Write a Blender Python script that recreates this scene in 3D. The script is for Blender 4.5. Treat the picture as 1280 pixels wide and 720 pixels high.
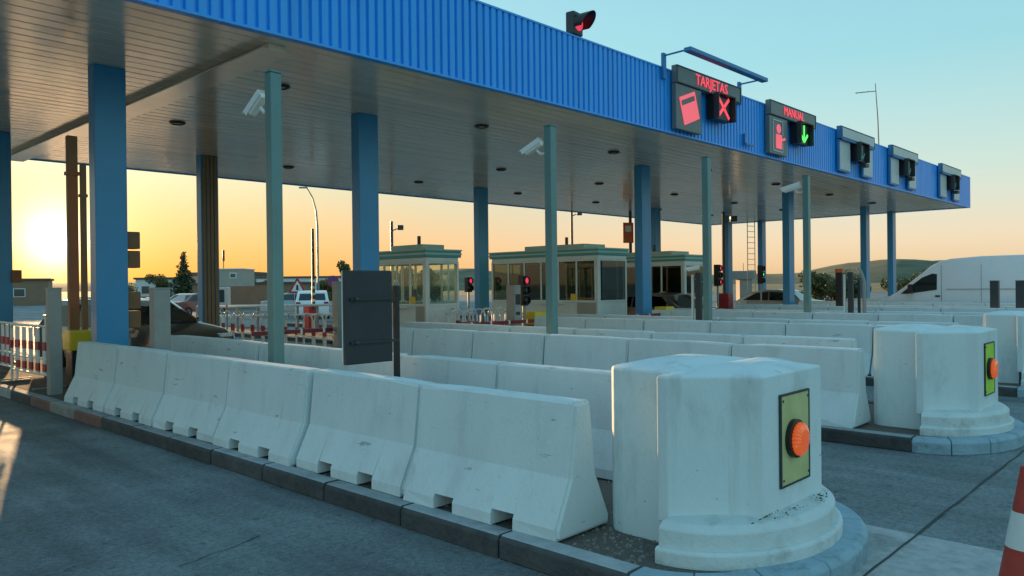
import bpy, bmesh, math, random
from mathutils import Vector, Matrix
random.seed(7)
R = math.radians
PI = math.pi
S = bpy.context.scene
for o in list(bpy.data.objects): bpy.data.objects.remove(o, do_unlink=True)
COL = S.collection

# ------------------------------------------------------------------ camera
cam_d = bpy.data.cameras.new('camera'); cam = bpy.data.objects.new('camera', cam_d); COL.objects.link(cam)
S.camera = cam
cam_d.sensor_width = 36.0; cam_d.lens = 971.7/1280*36.0; cam_d.clip_start = 0.05; cam_d.clip_end = 9000
A = R(43.42); PITCH = -math.atan(3.57/971.7); ROLL = 0.011
fw = Vector((math.cos(A)*math.cos(PITCH), math.sin(A)*math.cos(PITCH), math.sin(PITCH)))
rt = Vector((math.sin(A), -math.cos(A), 0)); up = rt.cross(fw)
rt2 = (rt*math.cos(ROLL) - up*math.sin(ROLL)); up2 = (up*math.cos(ROLL) + rt*math.sin(ROLL))
M = Matrix((rt2, up2, -fw)).transposed().to_4x4(); M.translation = Vector((0, 0, 1.75))
cam.matrix_world = M

# ------------------------------------------------------------------ sky, sun, exposure
SUN_AZ, SUN_EL = R(73.8), R(3.2)
sund = Vector((math.cos(SUN_AZ)*math.cos(SUN_EL), math.sin(SUN_AZ)*math.cos(SUN_EL), math.sin(SUN_EL)))
W = bpy.data.worlds.new('World'); S.world = W; W.use_nodes = True
wn, wl = W.node_tree.nodes, W.node_tree.links
wn.clear()
wout = wn.new('ShaderNodeOutputWorld'); bg = wn.new('ShaderNodeBackground')
sky = wn.new('ShaderNodeTexSky'); sky.sky_type = 'NISHITA'; sky.sun_disc = False
sky.sun_elevation = SUN_EL; sky.sun_rotation = PI/2 - SUN_AZ
sky.air_density = 1.0; sky.dust_density = 1.6; sky.ozone_density = 2.2; sky.altitude = 300
bg.inputs[1].default_value = 0.15
# aureole round the sun
geo = wn.new('ShaderNodeNewGeometry')
dot = wn.new('ShaderNodeVectorMath'); dot.operation = 'DOT_PRODUCT'; dot.inputs[1].default_value = -sund
wl.new(geo.outputs['Incoming'], dot.inputs[0])
def wmath(op, a, b=None, clamp=False):
    n = wn.new('ShaderNodeMath'); n.operation = op; n.use_clamp = clamp
    for i, v in enumerate((a, b)):
        if v is None: continue
        if hasattr(v, 'links'): wl.new(v, n.inputs[i])
        else: n.inputs[i].default_value = v
    return n.outputs[0]
dp = wmath('MAXIMUM', dot.outputs['Value'], 0.0)
def glow(power, col, prev):
    v = wmath('POWER', dp, power)
    m = wn.new('ShaderNodeMix'); m.data_type = 'RGBA'; m.blend_type = 'ADD'
    m.inputs[7].default_value = (*col, 1)
    wl.new(v, m.inputs[0]); wl.new(prev, m.inputs[6])
    return m.outputs[2]
def wmul(a, col):
    m = wn.new('ShaderNodeMix'); m.data_type = 'RGBA'; m.blend_type = 'MULTIPLY'; m.inputs[0].default_value = 1
    m.inputs[7].default_value = (*col, 1); wl.new(a, m.inputs[6]); return m.outputs[2]
# the camera's tone curve has flattened the evening sky: compress its range
gam = wn.new('ShaderNodeGamma'); gam.inputs[1].default_value = 0.22
wl.new(wmul(sky.outputs[0], (0.345, 0.345, 0.345)), gam.inputs[0])
# warm dust near the horizon, teal air above, the same all round
sepz = wn.new('ShaderNodeSeparateXYZ'); wl.new(geo.outputs['Incoming'], sepz.inputs[0])
elev = wmath('MULTIPLY', sepz.outputs[2], -1.0)
rmp = wn.new('ShaderNodeValToRGB'); wl.new(elev, rmp.inputs[0])
els = rmp.color_ramp.elements
SKY_TINT = [(0.0, (0.92, 0.70, 0.52)), (0.05, (0.94, 0.76, 0.60)), (0.13, (0.72, 0.80, 0.69)), (0.26, (0.45, 0.75, 0.74)), (0.5, (0.39, 0.68, 0.76)), (1.0, (0.38, 0.66, 0.78))]
els[0].position, els[0].color = 0.0, (*SKY_TINT[0][1], 1); els[1].position, els[1].color = 1.0, (*SKY_TINT[-1][1], 1)
for p_, c_ in SKY_TINT[1:-1]:
    e_ = els.new(p_); e_.color = (*c_, 1)
mt_ = wn.new('ShaderNodeMix'); mt_.data_type = 'RGBA'; mt_.blend_type = 'MULTIPLY'; mt_.inputs[0].default_value = 1
wl.new(gam.outputs[0], mt_.inputs[6]); wl.new(rmp.outputs[0], mt_.inputs[7])
c = wmul(mt_.outputs[2], (4.5, 4.7, 4.9))
# away from the sun the horizon turns cool and is brightened to lift shaded faces
anti = wmath('MULTIPLY', wmath('SUBTRACT', 0.05, dot.outputs['Value']), 1/0.75, True)
antil = wmath('MULTIPLY', anti, wmath('SUBTRACT', 1.0, wmath('MULTIPLY', elev, 1/0.3), True), True)
am = wn.new('ShaderNodeMix'); am.data_type = 'RGBA'; am.blend_type = 'MULTIPLY'; wl.new(antil, am.inputs[0]); wl.new(c, am.inputs[6]); am.inputs[7].default_value = (0.80, 1.16, 1.40, 1)
c = am.outputs[2]
# dusty orange air low on the sun's side
lowf = wmath('SUBTRACT', 1.0, wmath('MULTIPLY', elev, 1/0.20), True)
of = wmath('MULTIPLY', wmath('POWER', dp, 4.0), wmath('POWER', lowf, 0.8), True)
om = wn.new('ShaderNodeMix'); om.data_type = 'RGBA'; om.blend_type = 'MULTIPLY'; wl.new(of, om.inputs[0]); wl.new(c, om.inputs[6]); om.inputs[7].default_value = (0.64, 0.385, 0.07, 1)
c = om.outputs[2]
GLOWS = [(20000, (90, 75, 50)), (1600, (7, 6.0, 4.2)), (300, (1.9, 1.3, 0.45)), (30, (0.55, 0.26, 0.02))]
for pw, cc in GLOWS: c = glow(pw, cc, c)
wl.new(c, bg.inputs[0]); wl.new(bg.outputs[0], wout.inputs[0])
sl = bpy.data.lights.new('sun', 'SUN'); sl.energy = 5.0; sl.angle = R(0.55); sl.color = (1.0, 0.62, 0.30)
so = bpy.data.objects.new('sun', sl); COL.objects.link(so)
so.rotation_euler = sund.to_track_quat('Z', 'Y').to_euler(); so.location = (20, 60, 20)
S.view_settings.view_transform = 'Standard'; S.view_settings.look = 'None'
S.view_settings.gamma = 1; S.view_settings.use_curve_mapping = False
S.view_settings.exposure = 0.72
S.render.engine = 'CYCLES'

# ------------------------------------------------------------------ materials
def sock(n, *names):
    for k in names:
        if k in n.inputs: return n.inputs[k]
def mat(name, col, rough=0.6, metal=0.0, var=0.12, scale=3.0, bump=0.0, bscale=40.0, stretch=(1, 1, 1), rand=0.0,
        stain=None, stain_amt=0.0, stain_scale=1.5, emit=None, estr=0.0, spec=0.5, rvar=0.0, coat=0.0, scuff=None):
    m = bpy.data.materials.new(name); m.use_nodes = True
    n, l = m.node_tree.nodes, m.node_tree.links
    b = n['Principled BSDF']
    b.inputs['Roughness'].default_value = rough; b.inputs['Metallic'].default_value = metal
    sock(b, 'Specular IOR Level', 'Specular').default_value = spec
    if coat: b.inputs['Coat Weight'].default_value = coat; b.inputs['Coat Roughness'].default_value = 0.05
    g = n.new('ShaderNodeNewGeometry'); mp = n.new('ShaderNodeMapping'); mp.inputs['Scale'].default_value = stretch
    l.new(g.outputs['Position'], mp.inputs['Vector'])
    nz = n.new('ShaderNodeTexNoise'); nz.inputs['Scale'].default_value = scale; nz.inputs['Detail'].default_value = 6
    nz.inputs['Roughness'].default_value = 0.65
    l.new(mp.outputs[0], nz.inputs['Vector'])
    mr = n.new('ShaderNodeMapRange'); mr.inputs[1].default_value = 0.25; mr.inputs[2].default_value = 0.75
    mr.inputs[3].default_value = 1-var; mr.inputs[4].default_value = 1+var
    l.new(nz.outputs['Fac'], mr.inputs[0])
    hs = n.new('ShaderNodeHueSaturation'); hs.inputs['Color'].default_value = (*col, 1)
    val = mr.outputs[0]
    if rand:
        oi = n.new('ShaderNodeObjectInfo'); r2 = n.new('ShaderNodeMapRange')
        r2.inputs[3].default_value = 1-rand; r2.inputs[4].default_value = 1+rand
        l.new(oi.outputs['Random'], r2.inputs[0])
        mm = n.new('ShaderNodeMath'); mm.operation = 'MULTIPLY'; l.new(val, mm.inputs[0]); l.new(r2.outputs[0], mm.inputs[1]); val = mm.outputs[0]
    l.new(val, hs.inputs['Value'])
    cout = hs.outputs[0]
    if stain:
        z2 = n.new('ShaderNodeTexNoise'); z2.inputs['Scale'].default_value = stain_scale; z2.inputs['Detail'].default_value = 8
        z2.inputs['Roughness'].default_value = 0.7
        l.new(mp.outputs[0], z2.inputs['Vector'])
        r3 = n.new('ShaderNodeMapRange'); r3.inputs[1].default_value = 0.52; r3.inputs[2].default_value = 0.72; r3.inputs[4].default_value = stain_amt
        l.new(z2.outputs['Fac'], r3.inputs[0])
        mx = n.new('ShaderNodeMix'); mx.data_type = 'RGBA'; mx.inputs[7].default_value = (*stain, 1)
        l.new(r3.outputs[0], mx.inputs[0]); l.new(cout, mx.inputs[6]); cout = mx.outputs[2]
    if scuff:
        for (sc_, st_, lo, hi, amt, colr) in scuff:
            mq = n.new('ShaderNodeMapping'); mq.inputs['Scale'].default_value = st_; l.new(g.outputs['Position'], mq.inputs[0])
            zq = n.new('ShaderNodeTexNoise'); zq.inputs['Scale'].default_value = sc_; zq.inputs['Detail'].default_value = 5; zq.inputs['Roughness'].default_value = .6
            l.new(mq.outputs[0], zq.inputs['Vector'])
            rq = n.new('ShaderNodeMapRange'); rq.inputs[1].default_value = lo; rq.inputs[2].default_value = hi; rq.inputs[4].default_value = amt
            l.new(zq.outputs['Fac'], rq.inputs[0])
            xq = n.new('ShaderNodeMix'); xq.data_type = 'RGBA'; xq.inputs[7].default_value = (*colr, 1)
            l.new(rq.outputs[0], xq.inputs[0]); l.new(cout, xq.inputs[6]); cout = xq.outputs[2]
    l.new(cout, b.inputs['Base Color'])
    if rvar:
        r4 = n.new('ShaderNodeMapRange'); r4.inputs[1].default_value = 0.3; r4.inputs[2].default_value = 0.7
        r4.inputs[3].default_value = max(0, rough-rvar); r4.inputs[4].default_value = min(1, rough+rvar)
        l.new(nz.outputs['Fac'], r4.inputs[0]); l.new(r4.outputs[0], b.inputs['Roughness'])
    if bump:
        z3 = n.new('ShaderNodeTexNoise'); z3.inputs['Scale'].default_value = bscale; z3.inputs['Detail'].default_value = 4
        l.new(mp.outputs[0], z3.inputs['Vector'])
        bp = n.new('ShaderNodeBump'); bp.inputs['Strength'].default_value = bump; bp.inputs['Distance'].default_value = 0.02
        l.new(z3.outputs['Fac'], bp.inputs['Height']); l.new(bp.outputs[0], b.inputs['Normal'])
    if emit:
        sock(b, 'Emission Color', 'Emission').default_value = (*emit, 1); b.inputs['Emission Strength'].default_value = estr
    return m
MT = {}
MT['conc'] = mat('barrier_concrete', (0.65, 0.72, 0.72), 0.8, var=0.07, scale=2.2, bump=0.25, bscale=60, rand=0.05,
                 stain=(0.42, 0.44, 0.43), stain_amt=0.35, stain_scale=2.6, stretch=(1, 1, 0.45), scuff=[(9, (1, .35, 1.6), .66, .70, .55, (0.16, 0.16, 0.15)), (34, (1, 1, 1), .70, .735, .7, (0.12, 0.12, 0.11)), (2.4, (2.5, 2.5, .18), .60, .74, .3, (0.30, 0.29, 0.26))])
MT['block'] = mat('painted_concrete', (0.64, 0.73, 0.73), 0.75, var=0.05, scale=1.7, bump=0.2, bscale=45, stain=(0.33, 0.35, 0.32), stain_amt=0.4, stain_scale=3.1, stretch=(1, 1, .5), scuff=[(9, (1, .35, 1.6), .68, .71, .5, (0.16, 0.16, 0.15)), (34, (1, 1, 1), .70, .735, .7, (0.12, 0.12, 0.11)), (2.4, (2.5, 2.5, .18), .60, .74, .3, (0.30, 0.29, 0.26))])
MT['plinth'] = mat('plinth_concrete', (0.60, 0.67, 0.66), 0.8, var=0.08, scale=4, bump=0.3, bscale=40, stain=(0.20, 0.22, 0.18), stain_amt=0.55, stain_scale=4.5)
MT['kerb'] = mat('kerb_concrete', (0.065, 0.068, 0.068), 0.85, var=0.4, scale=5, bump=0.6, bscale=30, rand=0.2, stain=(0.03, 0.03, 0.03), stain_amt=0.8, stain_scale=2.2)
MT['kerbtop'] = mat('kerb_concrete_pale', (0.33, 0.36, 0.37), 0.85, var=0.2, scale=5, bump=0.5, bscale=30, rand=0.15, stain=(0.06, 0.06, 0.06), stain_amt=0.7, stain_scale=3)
MT['kerbred'] = mat('kerb_worn_red', (0.20, 0.10, 0.08), 0.8, var=0.3, scale=6, bump=0.5, bscale=30, stain=(0.12, 0.11, 0.10), stain_amt=0.9, stain_scale=5)
MT['kerbwhite'] = mat('kerb_worn_white', (0.26, 0.25, 0.23), 0.8, var=0.3, scale=6, bump=0.5, bscale=30, stain=(0.10, 0.09, 0.08), stain_amt=0.9, stain_scale=5)
MT['kerbblue'] = mat('kerb_nose_paint', (0.27, 0.40, 0.46), 0.7, var=0.16, scale=4, bump=0.5, bscale=25, stain=(0.10, 0.11, 0.11), stain_amt=0.8, stain_scale=5)
MT['gravel'] = mat('island_gravel', (0.15, 0.13, 0.11), 0.95, var=0.5, scale=60, bump=1.0, bscale=90)
MT['pebble'] = mat('pebbles', (0.22, 0.20, 0.18), 0.9, var=0.4, scale=30)
MT['slab'] = mat('apron_concrete', (0.42, 0.43, 0.42), 0.85, var=0.28, scale=9, bump=0.5, bscale=80, stain=(0.11, 0.11, 0.10), stain_amt=0.7, stain_scale=1.3)
MT['tar'] = mat('joint_tar', (0.015, 0.015, 0.016), 0.6, var=0.3, scale=20)
MT['blue'] = mat('fascia_blue', (0.025, 0.36, 0.92), 0.36, 0.0, var=0.06, scale=0.8, rvar=0.05, spec=0.5, scuff=[(1.6, (3, 1, .12), .52, .75, .45, (0.02, 0.22, 0.62)), (3, (1, 1, 1), .66, .72, .3, (0.03, 0.2, 0.5))])
MT['colblue'] = mat('column_blue', (0.03, 0.25, 0.48), 0.32, 0.0, var=0.06, scale=1.2)
MT['colflare'] = mat('column_flare_brown', (0.20, 0.13, 0.06), 0.4, 0.0, var=0.1, scale=1.2)  # brown cast of sun flare on a blue column, put into the rib colour
MT['soffit'] = mat('soffit_metal', (0.90, 0.77, 0.62), 0.16, 0.3, var=0.12, scale=0.7, bump=0.14, bscale=2.2, stretch=(0.22, 1.5, 1), rvar=0.05, rand=0.04)
MT['soffback'] = mat('soffit_gap', (0.10, 0.09, 0.08), 0.7)
MT['pole'] = mat('pole_green_grey', (0.12, 0.24, 0.235), 0.4, 0.1, var=0.08, scale=2)
MT['postgrey'] = mat('post_galvanised', (0.30, 0.30, 0.28), 0.5, 0.3, var=0.12, scale=4)
MT['brownpost'] = mat('post_rust_brown', (0.22, 0.10, 0.04), 0.55, var=0.15, scale=4)
MT['dark'] = mat('dark_metal', (0.03, 0.04, 0.045), 0.5, 0.0, var=0.2, scale=3)
MT['signback'] = mat('sign_back_dark', (0.018, 0.028, 0.034), 0.5, 0.0, var=0.25, scale=2.5, stain=(0.035, 0.045, 0.05), stain_amt=0.5)
MT['black'] = mat('black_plastic', (0.012, 0.012, 0.013), 0.4, var=0.2)
MT['white'] = mat('white_paint', (0.74, 0.74, 0.72), 0.45, var=0.06, scale=4)
MT['offwhite'] = mat('offwhite_panel', (0.68, 0.71, 0.68), 0.55, var=0.08, scale=3)
MT['beige'] = mat('beige_wall', (0.40, 0.36, 0.30), 0.8, var=0.1, scale=1, stain=(0.28, 0.25, 0.2), stain_amt=0.4)
MT['brownwall'] = mat('brown_wall', (0.26, 0.17, 0.11), 0.85, var=0.15, scale=1)
MT['red'] = mat('red_paint', (0.42, 0.03, 0.03), 0.45, var=0.12, scale=5)
MT['darkred'] = mat('boom_dark_red', (0.22, 0.02, 0.03), 0.4, var=0.12, scale=5)
MT['yellow'] = mat('yellow_paint', (0.70, 0.48, 0.02), 0.4, var=0.1, scale=4)
MT['plate'] = mat('plate_yellow_green', (0.45, 0.75, 0.03), 0.45, var=0.12, scale=6)
MT['plateold'] = mat('plate_faded_yellow', (0.52, 0.54, 0.24), 0.5, var=0.15, scale=5, stain=(0.42, 0.46, 0.16), stain_amt=.6, stain_scale=7)
MT['teal'] = mat('booth_roof_teal', (0.05, 0.33, 0.31), 0.45, var=0.08, scale=2)
MT['tealpale'] = mat('booth_trim_pale_teal', (0.42, 0.58, 0.53), 0.5, var=0.08, scale=2)
MT['alu'] = mat('booth_aluminium', (0.70, 0.76, 0.73), 0.4, 0.0, var=0.08, scale=3)
MT['signgrey'] = mat('sign_grey', (0.14, 0.17, 0.17), 0.4, 0.0, var=0.1, scale=3)
MT['signpale'] = mat('sign_pale_panel', (0.50, 0.56, 0.55), 0.4, 0.0, var=0.08, scale=3)
MT['hood'] = mat('hood_blue', (0.02, 0.20, 0.45), 0.4, var=0.06)
MT['ledred'] = mat('led_red', (0.5, 0.03, 0.05), 0.5, emit=(1.0, 0.08, 0.12), estr=0.55)
MT['ledpink'] = mat('led_pink', (0.6, 0.1, 0.12), 0.5, emit=(1.0, 0.14, 0.18), estr=0.42)
MT['ledgreen'] = mat('led_green', (0.05, 0.5, 0.08), 0.5, emit=(0.10, 1.0, 0.12), estr=0.8)
MT['beacon'] = mat('beacon_orange', (0.85, 0.09, 0.01), 0.2, var=0.25, scale=30, coat=.6, emit=(1.0, 0.15, 0.015), estr=0.22)
MT['sigred'] = mat('signal_red_lit', (0.6, 0.03, 0.05), 0.3, emit=(1.0, 0.06, 0.12), estr=0.45)
MT['siggreen'] = mat('signal_green_lit', (0.05, 0.5, 0.2), 0.3, emit=(0.12, 1.0, 0.4), estr=0.7)
MT['coneor'] = mat('cone_red', (0.42, 0.035, 0.02), 0.5, var=0.15, scale=9, stain=(0.08, 0.03, 0.03), stain_amt=0.5, stain_scale=6)
MT['conewh'] = mat('cone_white', (0.62, 0.64, 0.62), 0.4, var=0.08, scale=9, stain=(0.25, 0.25, 0.24), stain_amt=0.6, stain_scale=9)
MT['carwhite'] = mat('car_white', (0.78, 0.80, 0.82), 0.3, var=0.02, coat=0.6)
MT['carblack'] = mat('car_black', (0.012, 0.018, 0.016), 0.22, var=0.05, coat=1.0)
MT['carsilver'] = mat('car_silver', (0.35, 0.36, 0.37), 0.3, 0.5, var=0.03, coat=0.6)
MT['cardark'] = mat('car_dark_grey', (0.04, 0.045, 0.05), 0.3, 0.2, var=0.03, coat=0.8)
MT['carred'] = mat('car_dark_red', (0.22, 0.03, 0.02), 0.3, var=0.03, coat=0.8)
MT['tyre'] = mat('tyre_rubber', (0.015, 0.015, 0.015), 0.85)
MT['rim'] = mat('wheel_rim', (0.4, 0.4, 0.42), 0.35, 0.8)
MT['tail'] = mat('tail_lens_red', (0.30, 0.01, 0.01), 0.2)
MT['headl'] = mat('headlight_lens', (0.7, 0.7, 0.68), 0.1, coat=1)
MT['bark'] = mat('bark', (0.09, 0.06, 0.04), 0.95, var=0.3, scale=6)
MT['conifer'] = mat('conifer_needles', (0.055, 0.075, 0.03), 0.7, var=0.5, scale=2.5)
MT['leaf'] = mat('leaf_olive', (0.13, 0.13, 0.045), 0.7, var=0.5, scale=1.5)
MT['leaf2'] = mat('leaf_green', (0.09, 0.12, 0.04), 0.7, var=0.5, scale=1.5)
MT['orange'] = mat('orange_banner', (0.65, 0.12, 0.03), 0.6, var=0.2, scale=2)
MT['purple'] = mat('sign_blue_disc', (0.06, 0.05, 0.32), 0.5)
MT['roofdk'] = mat('roof_dark', (0.10, 0.085, 0.075), 0.8, var=0.2)
MT['weed'] = mat('dry_moss', (0.06, 0.07, 0.03), 0.95, var=0.4, scale=20)

def glassmat(name, tint, refl=0.10, dens=0.75):
    m = bpy.data.materials.new(name); m.use_nodes = True; n, l = m.node_tree.nodes, m.node_tree.links
    n.clear(); o = n.new('ShaderNodeOutputMaterial'); t = n.new('ShaderNodeBsdfTransparent'); t.inputs[0].default_value = (*tint, 1)
    g = n.new('ShaderNodeBsdfGlossy'); g.inputs['Roughness'].default_value = 0.03; g.inputs[0].default_value = (.9, .95, .95, 1)
    lw = n.new('ShaderNodeLayerWeight'); lw.inputs[0].default_value = .5
    f = n.new('ShaderNodeMath'); f.operation = 'POWER'; f.inputs[1].default_value = 5; l.new(lw.outputs['Facing'], f.inputs[0])
    a = n.new('ShaderNodeMath'); a.operation = 'ADD'; a.inputs[1].default_value = refl; a.use_clamp = True
    mx = n.new('ShaderNodeMixShader'); l.new(f.outputs[0], a.inputs[0]); l.new(a.outputs[0], mx.inputs[0])
    l.new(t.outputs[0], mx.inputs[1]); l.new(g.outputs[0], mx.inputs[2]); l.new(mx.outputs[0], o.inputs[0]); return m
MT['glass'] = glassmat('booth_glass', (0.50, 0.57, 0.52), 0.05)
MT['glassclear'] = glassmat('booth_glass_clear', (0.85, 0.9, 0.86), 0.04)
MT['carglass'] = glassmat('car_glass', (0.14, 0.16, 0.15), 0.07)

def asphalt():
    m = bpy.data.materials.new('asphalt'); m.use_nodes = True; n, l = m.node_tree.nodes, m.node_tree.links
    b = n['Principled BSDF']; g = n.new('ShaderNodeNewGeometry')
    def noise(sc, det=6, stretch=(1, 1, 1), rough=0.6):
        mp = n.new('ShaderNodeMapping'); mp.inputs['Scale'].default_value = stretch; l.new(g.outputs['Position'], mp.inputs[0])
        z = n.new('ShaderNodeTexNoise'); z.inputs['Scale'].default_value = sc; z.inputs['Detail'].default_value = det; z.inputs['Roughness'].default_value = rough
        l.new(mp.outputs[0], z.inputs['Vector']); return z.outputs['Fac']
    def rng(v, a, bb, c0, d): 
        r = n.new('ShaderNodeMapRange'); r.inputs[1].default_value = a; r.inputs[2].default_value = bb; r.inputs[3].default_value = c0; r.inputs[4].default_value = d
        l.new(v, r.inputs[0]); return r.outputs[0]
    def mul(a, bb):
        q = n.new('ShaderNodeMath'); q.operation = 'MULTIPLY'; l.new(a, q.inputs[0]); l.new(bb, q.inputs[1]); return q.outputs[0]
    v = mul(mul(rng(noise(0.45, 6, (1, 1, 1), .7), .3, .7, .62, 1.4), rng(noise(1.1, 6, (2.2, .25, 1)), .42, .7, 1.05, .62)), rng(noise(140, 2), .3, .7, .6, 1.45))
    v = mul(v, rng(noise(2.6, 7, (1, 1, 1), .75), .58, .72, 1.0, .7))
    v = mul(v, rng(noise(24, 4, (1, 1, 1), .8), .3, .7, .55, 1.45))
    v = mul(v, rng(noise(7, 6, (1, 1, 1), .8), .58, .64, 1.0, .5))
    v = mul(v, rng(noise(11, 5, (1, 1, 1), .8), .66, .70, 1.0, 1.5))
    sx = n.new('ShaderNodeSeparateXYZ'); l.new(g.outputs['Position'], sx.inputs[0])
    def mth(op, a, bb=None):
        q = n.new('ShaderNodeMath'); q.operation = op
        for i_, w_ in enumerate((a, bb)):
            if w_ is None: continue
            if hasattr(w_, 'links'): l.new(w_, q.inputs[i_])
            else: q.inputs[i_].default_value = w_
        return q.outputs[0]
    pp = mth('PINGPONG', mth('SUBTRACT', sx.outputs[0], 2.2), 2.5)
    tr = mth('ABSOLUTE', mth('SUBTRACT', pp, 0.78))
    trk = rng(tr, .12, .42, .74, 1.0)
    nn_ = rng(noise(1.3, 5, (1, .4, 1)), .3, .7, 0, 1)
    tm = mth('ADD', mth('MULTIPLY', mth('SUBTRACT', trk, 1.0), nn_), 1.0)
    v = mul(v, tm)
    hs = n.new('ShaderNodeHueSaturation'); hs.inputs['Color'].default_value = (0.165, 0.198, 0.205, 1); l.new(v, hs.inputs['Value'])
    l.new(hs.outputs[0], b.inputs['Base Color'])
    l.new(rng(noise(1.6, 5), .3, .7, .62, .88), b.inputs['Roughness'])
    bp = n.new('ShaderNodeBump'); bp.inputs['Strength'].default_value = 0.7; bp.inputs['Distance'].default_value = 0.012
    l.new(noise(60, 4, (1, 1, 1), .75), bp.inputs['Height']); l.new(bp.outputs[0], b.inputs['Normal'])
    return m
MT['asphalt'] = asphalt()
def field_mat(name, c1, c2, sc):
    m = bpy.data.materials.new(name); m.use_nodes = True; n, l = m.node_tree.nodes, m.node_tree.links
    b = n['Principled BSDF']; b.inputs['Roughness'].default_value = 0.95; g = n.new('ShaderNodeNewGeometry')
    z = n.new('ShaderNodeTexNoise'); z.inputs['Scale'].default_value = sc; z.inputs['Detail'].default_value = 8; l.new(g.outputs['Position'], z.inputs['Vector'])
    r = n.new('ShaderNodeValToRGB'); r.color_ramp.elements[0].color = (*c1, 1); r.color_ramp.elements[1].color = (*c2, 1)
    r.color_ramp.elements[0].position = 0.38; r.color_ramp.elements[1].position = 0.62
    l.new(z.outputs['Fac'], r.inputs[0]); l.new(r.outputs[0], b.inputs['Base Color']); return m
MT['hill'] = field_mat('hill_scrub', (0.05, 0.07, 0.03), (0.13, 0.12, 0.06), 0.02)
MT['field'] = field_mat('field_grass', (0.06, 0.09, 0.03), (0.16, 0.14, 0.07), 0.05)

# ------------------------------------------------------------------ mesh helpers
class MB:
    def __init__(s): s.v = []; s.f = []
    def add(s, vs, fs):
        k = len(s.v); s.v += [tuple(p) for p in vs]; s.f += [tuple(i+k for i in f) for f in fs]; return s
    def box(s, x0, x1, y0, y1, z0, z1, rz=0, piv=None, mtx=None):
        vs = [Vector((x, y, z)) for z in (z0, z1) for y in (y0, y1) for x in (x0, x1)]
        if rz:
            p = Vector(piv) if piv else Vector(((x0+x1)/2, (y0+y1)/2, 0)); m = Matrix.Rotation(rz, 3, 'Z')
            vs = [m @ (q-p)+p for q in vs]
        if mtx: vs = [mtx @ q for q in vs]
        return s.add(vs, [(0, 2, 3, 1), (4, 5, 7, 6), (0, 1, 5, 4), (1, 3, 7, 5), (3, 2, 6, 7), (2, 0, 4, 6)])
    def tube(s, pts, r, n=8, r2=None, cap=True):
        pts = [Vector(p) for p in pts]; m = len(pts); k = len(s.v)
        for i, p in enumerate(pts):
            d = (pts[min(i+1, m-1)]-pts[max(i-1, 0)]).normalized()
            a = Vector((0, 0, 1)) if abs(d.z) < 0.9 else Vector((1, 0, 0))
            u = d.cross(a).normalized(); w = d.cross(u)
            rr = r if r2 is None else r+(r2-r)*i/max(1, m-1)
            for j in range(n):
                t = 2*PI*j/n; s.v.append(tuple(p+u*math.cos(t)*rr+w*math.sin(t)*rr))
        for i in range(m-1):
            for j in range(n):
                s.f.append((k+i*n+j, k+(i+1)*n+j, k+(i+1)*n+(j+1) % n, k+i*n+(j+1) % n))
        if cap:
            s.f.append(tuple(k+j for j in range(n))); s.f.append(tuple(k+(m-1)*n+j for j in reversed(range(n))))
        return s
    def prism(s, poly, z0, z1):
        n = len(poly)
        vs = [(x, y, z0) for x, y in poly]+[(x, y, z1) for x, y in poly]
        return s.add(vs, [tuple(reversed(range(n))), tuple(range(n, 2*n))]+[(i, (i+1) % n, n+(i+1) % n, n+i) for i in range(n)])
    def rings(s, rings, cap=True):
        n = len(rings[0]); k = len(s.v)
        for r in rings: s.v += [tuple(p) for p in r]
        for i in range(len(rings)-1):
            for j in range(n): s.f.append((k+i*n+j, k+i*n+(j+1) % n, k+(i+1)*n+(j+1) % n, k+(i+1)*n+j))
        if cap: s.f.append(tuple(k+j for j in reversed(range(n)))); s.f.append(tuple(k+(len(rings)-1)*n+j for j in range(n)))
        return s
    def lathe(s, prof, n=24, mtx=None, ang=2*PI):
        rr = []
        for r, z in prof:
            rr.append([Vector((r*math.cos(2*PI*j/n), r*math.sin(2*PI*j/n), z)) for j in range(n)])
        if mtx: rr = [[mtx @ p for p in q] for q in rr]
        return s.rings(rr)
    def mesh(s, name, m, bevel=0, smooth=False, seg=2, normals=True):
        me = bpy.data.meshes.new(name); me.from_pydata(s.v, [], s.f); me.validate(); me.update()
        bm = bmesh.new(); bm.from_mesh(me)
        if normals: bmesh.ops.recalc_face_normals(bm, faces=bm.faces)
        if bevel:
            ed = [e for e in bm.edges if len(e.link_faces) == 2 and e.calc_face_angle(0) > 0.5]
            bmesh.ops.bevel(bm, geom=ed, offset=bevel, segments=seg, profile=0.6, affect='EDGES', clamp_overlap=True)
        bm.to_mesh(me); bm.free()
        if smooth:
            for p in me.polygons: p.use_smooth = True
            try: me.set_sharp_from_angle(angle=R(35))
            except Exception: pass
        me.materials.append(MT[m] if isinstance(m, str) else m)
        return me
    def build(s, name, m, parent=None, bevel=0, smooth=False, loc=None, rz=0, seg=2):
        return link(name, s.mesh(name, m, bevel, smooth, seg), parent, loc, rz)
def link(name, me, parent=None, loc=None, rz=0):
    o = bpy.data.objects.new(name, me); COL.objects.link(o)
    if parent: o.parent = parent
    if loc: o.location = loc
    if rz: o.rotation_euler = (0, 0, rz)
    return o
def tag(o, label, cat, group=None):
    o['label'] = label; o['category'] = cat
    if group: o['group'] = group
    return o
def thing(name, label, cat, loc=(0, 0, 0), rz=0, group=None):
    o = bpy.data.objects.new(name, None); COL.objects.link(o); o.location = loc; o.rotation_euler = (0, 0, rz); o.empty_display_size = .1
    return tag(o, label, cat, group)
def struct(o): o['kind'] = 'structure'; return o
def copy_tree(o, parent=None):
    c = o.copy(); COL.objects.link(c); c.parent = parent
    for ch in o.children: copy_tree(ch, c)
    return c
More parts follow.
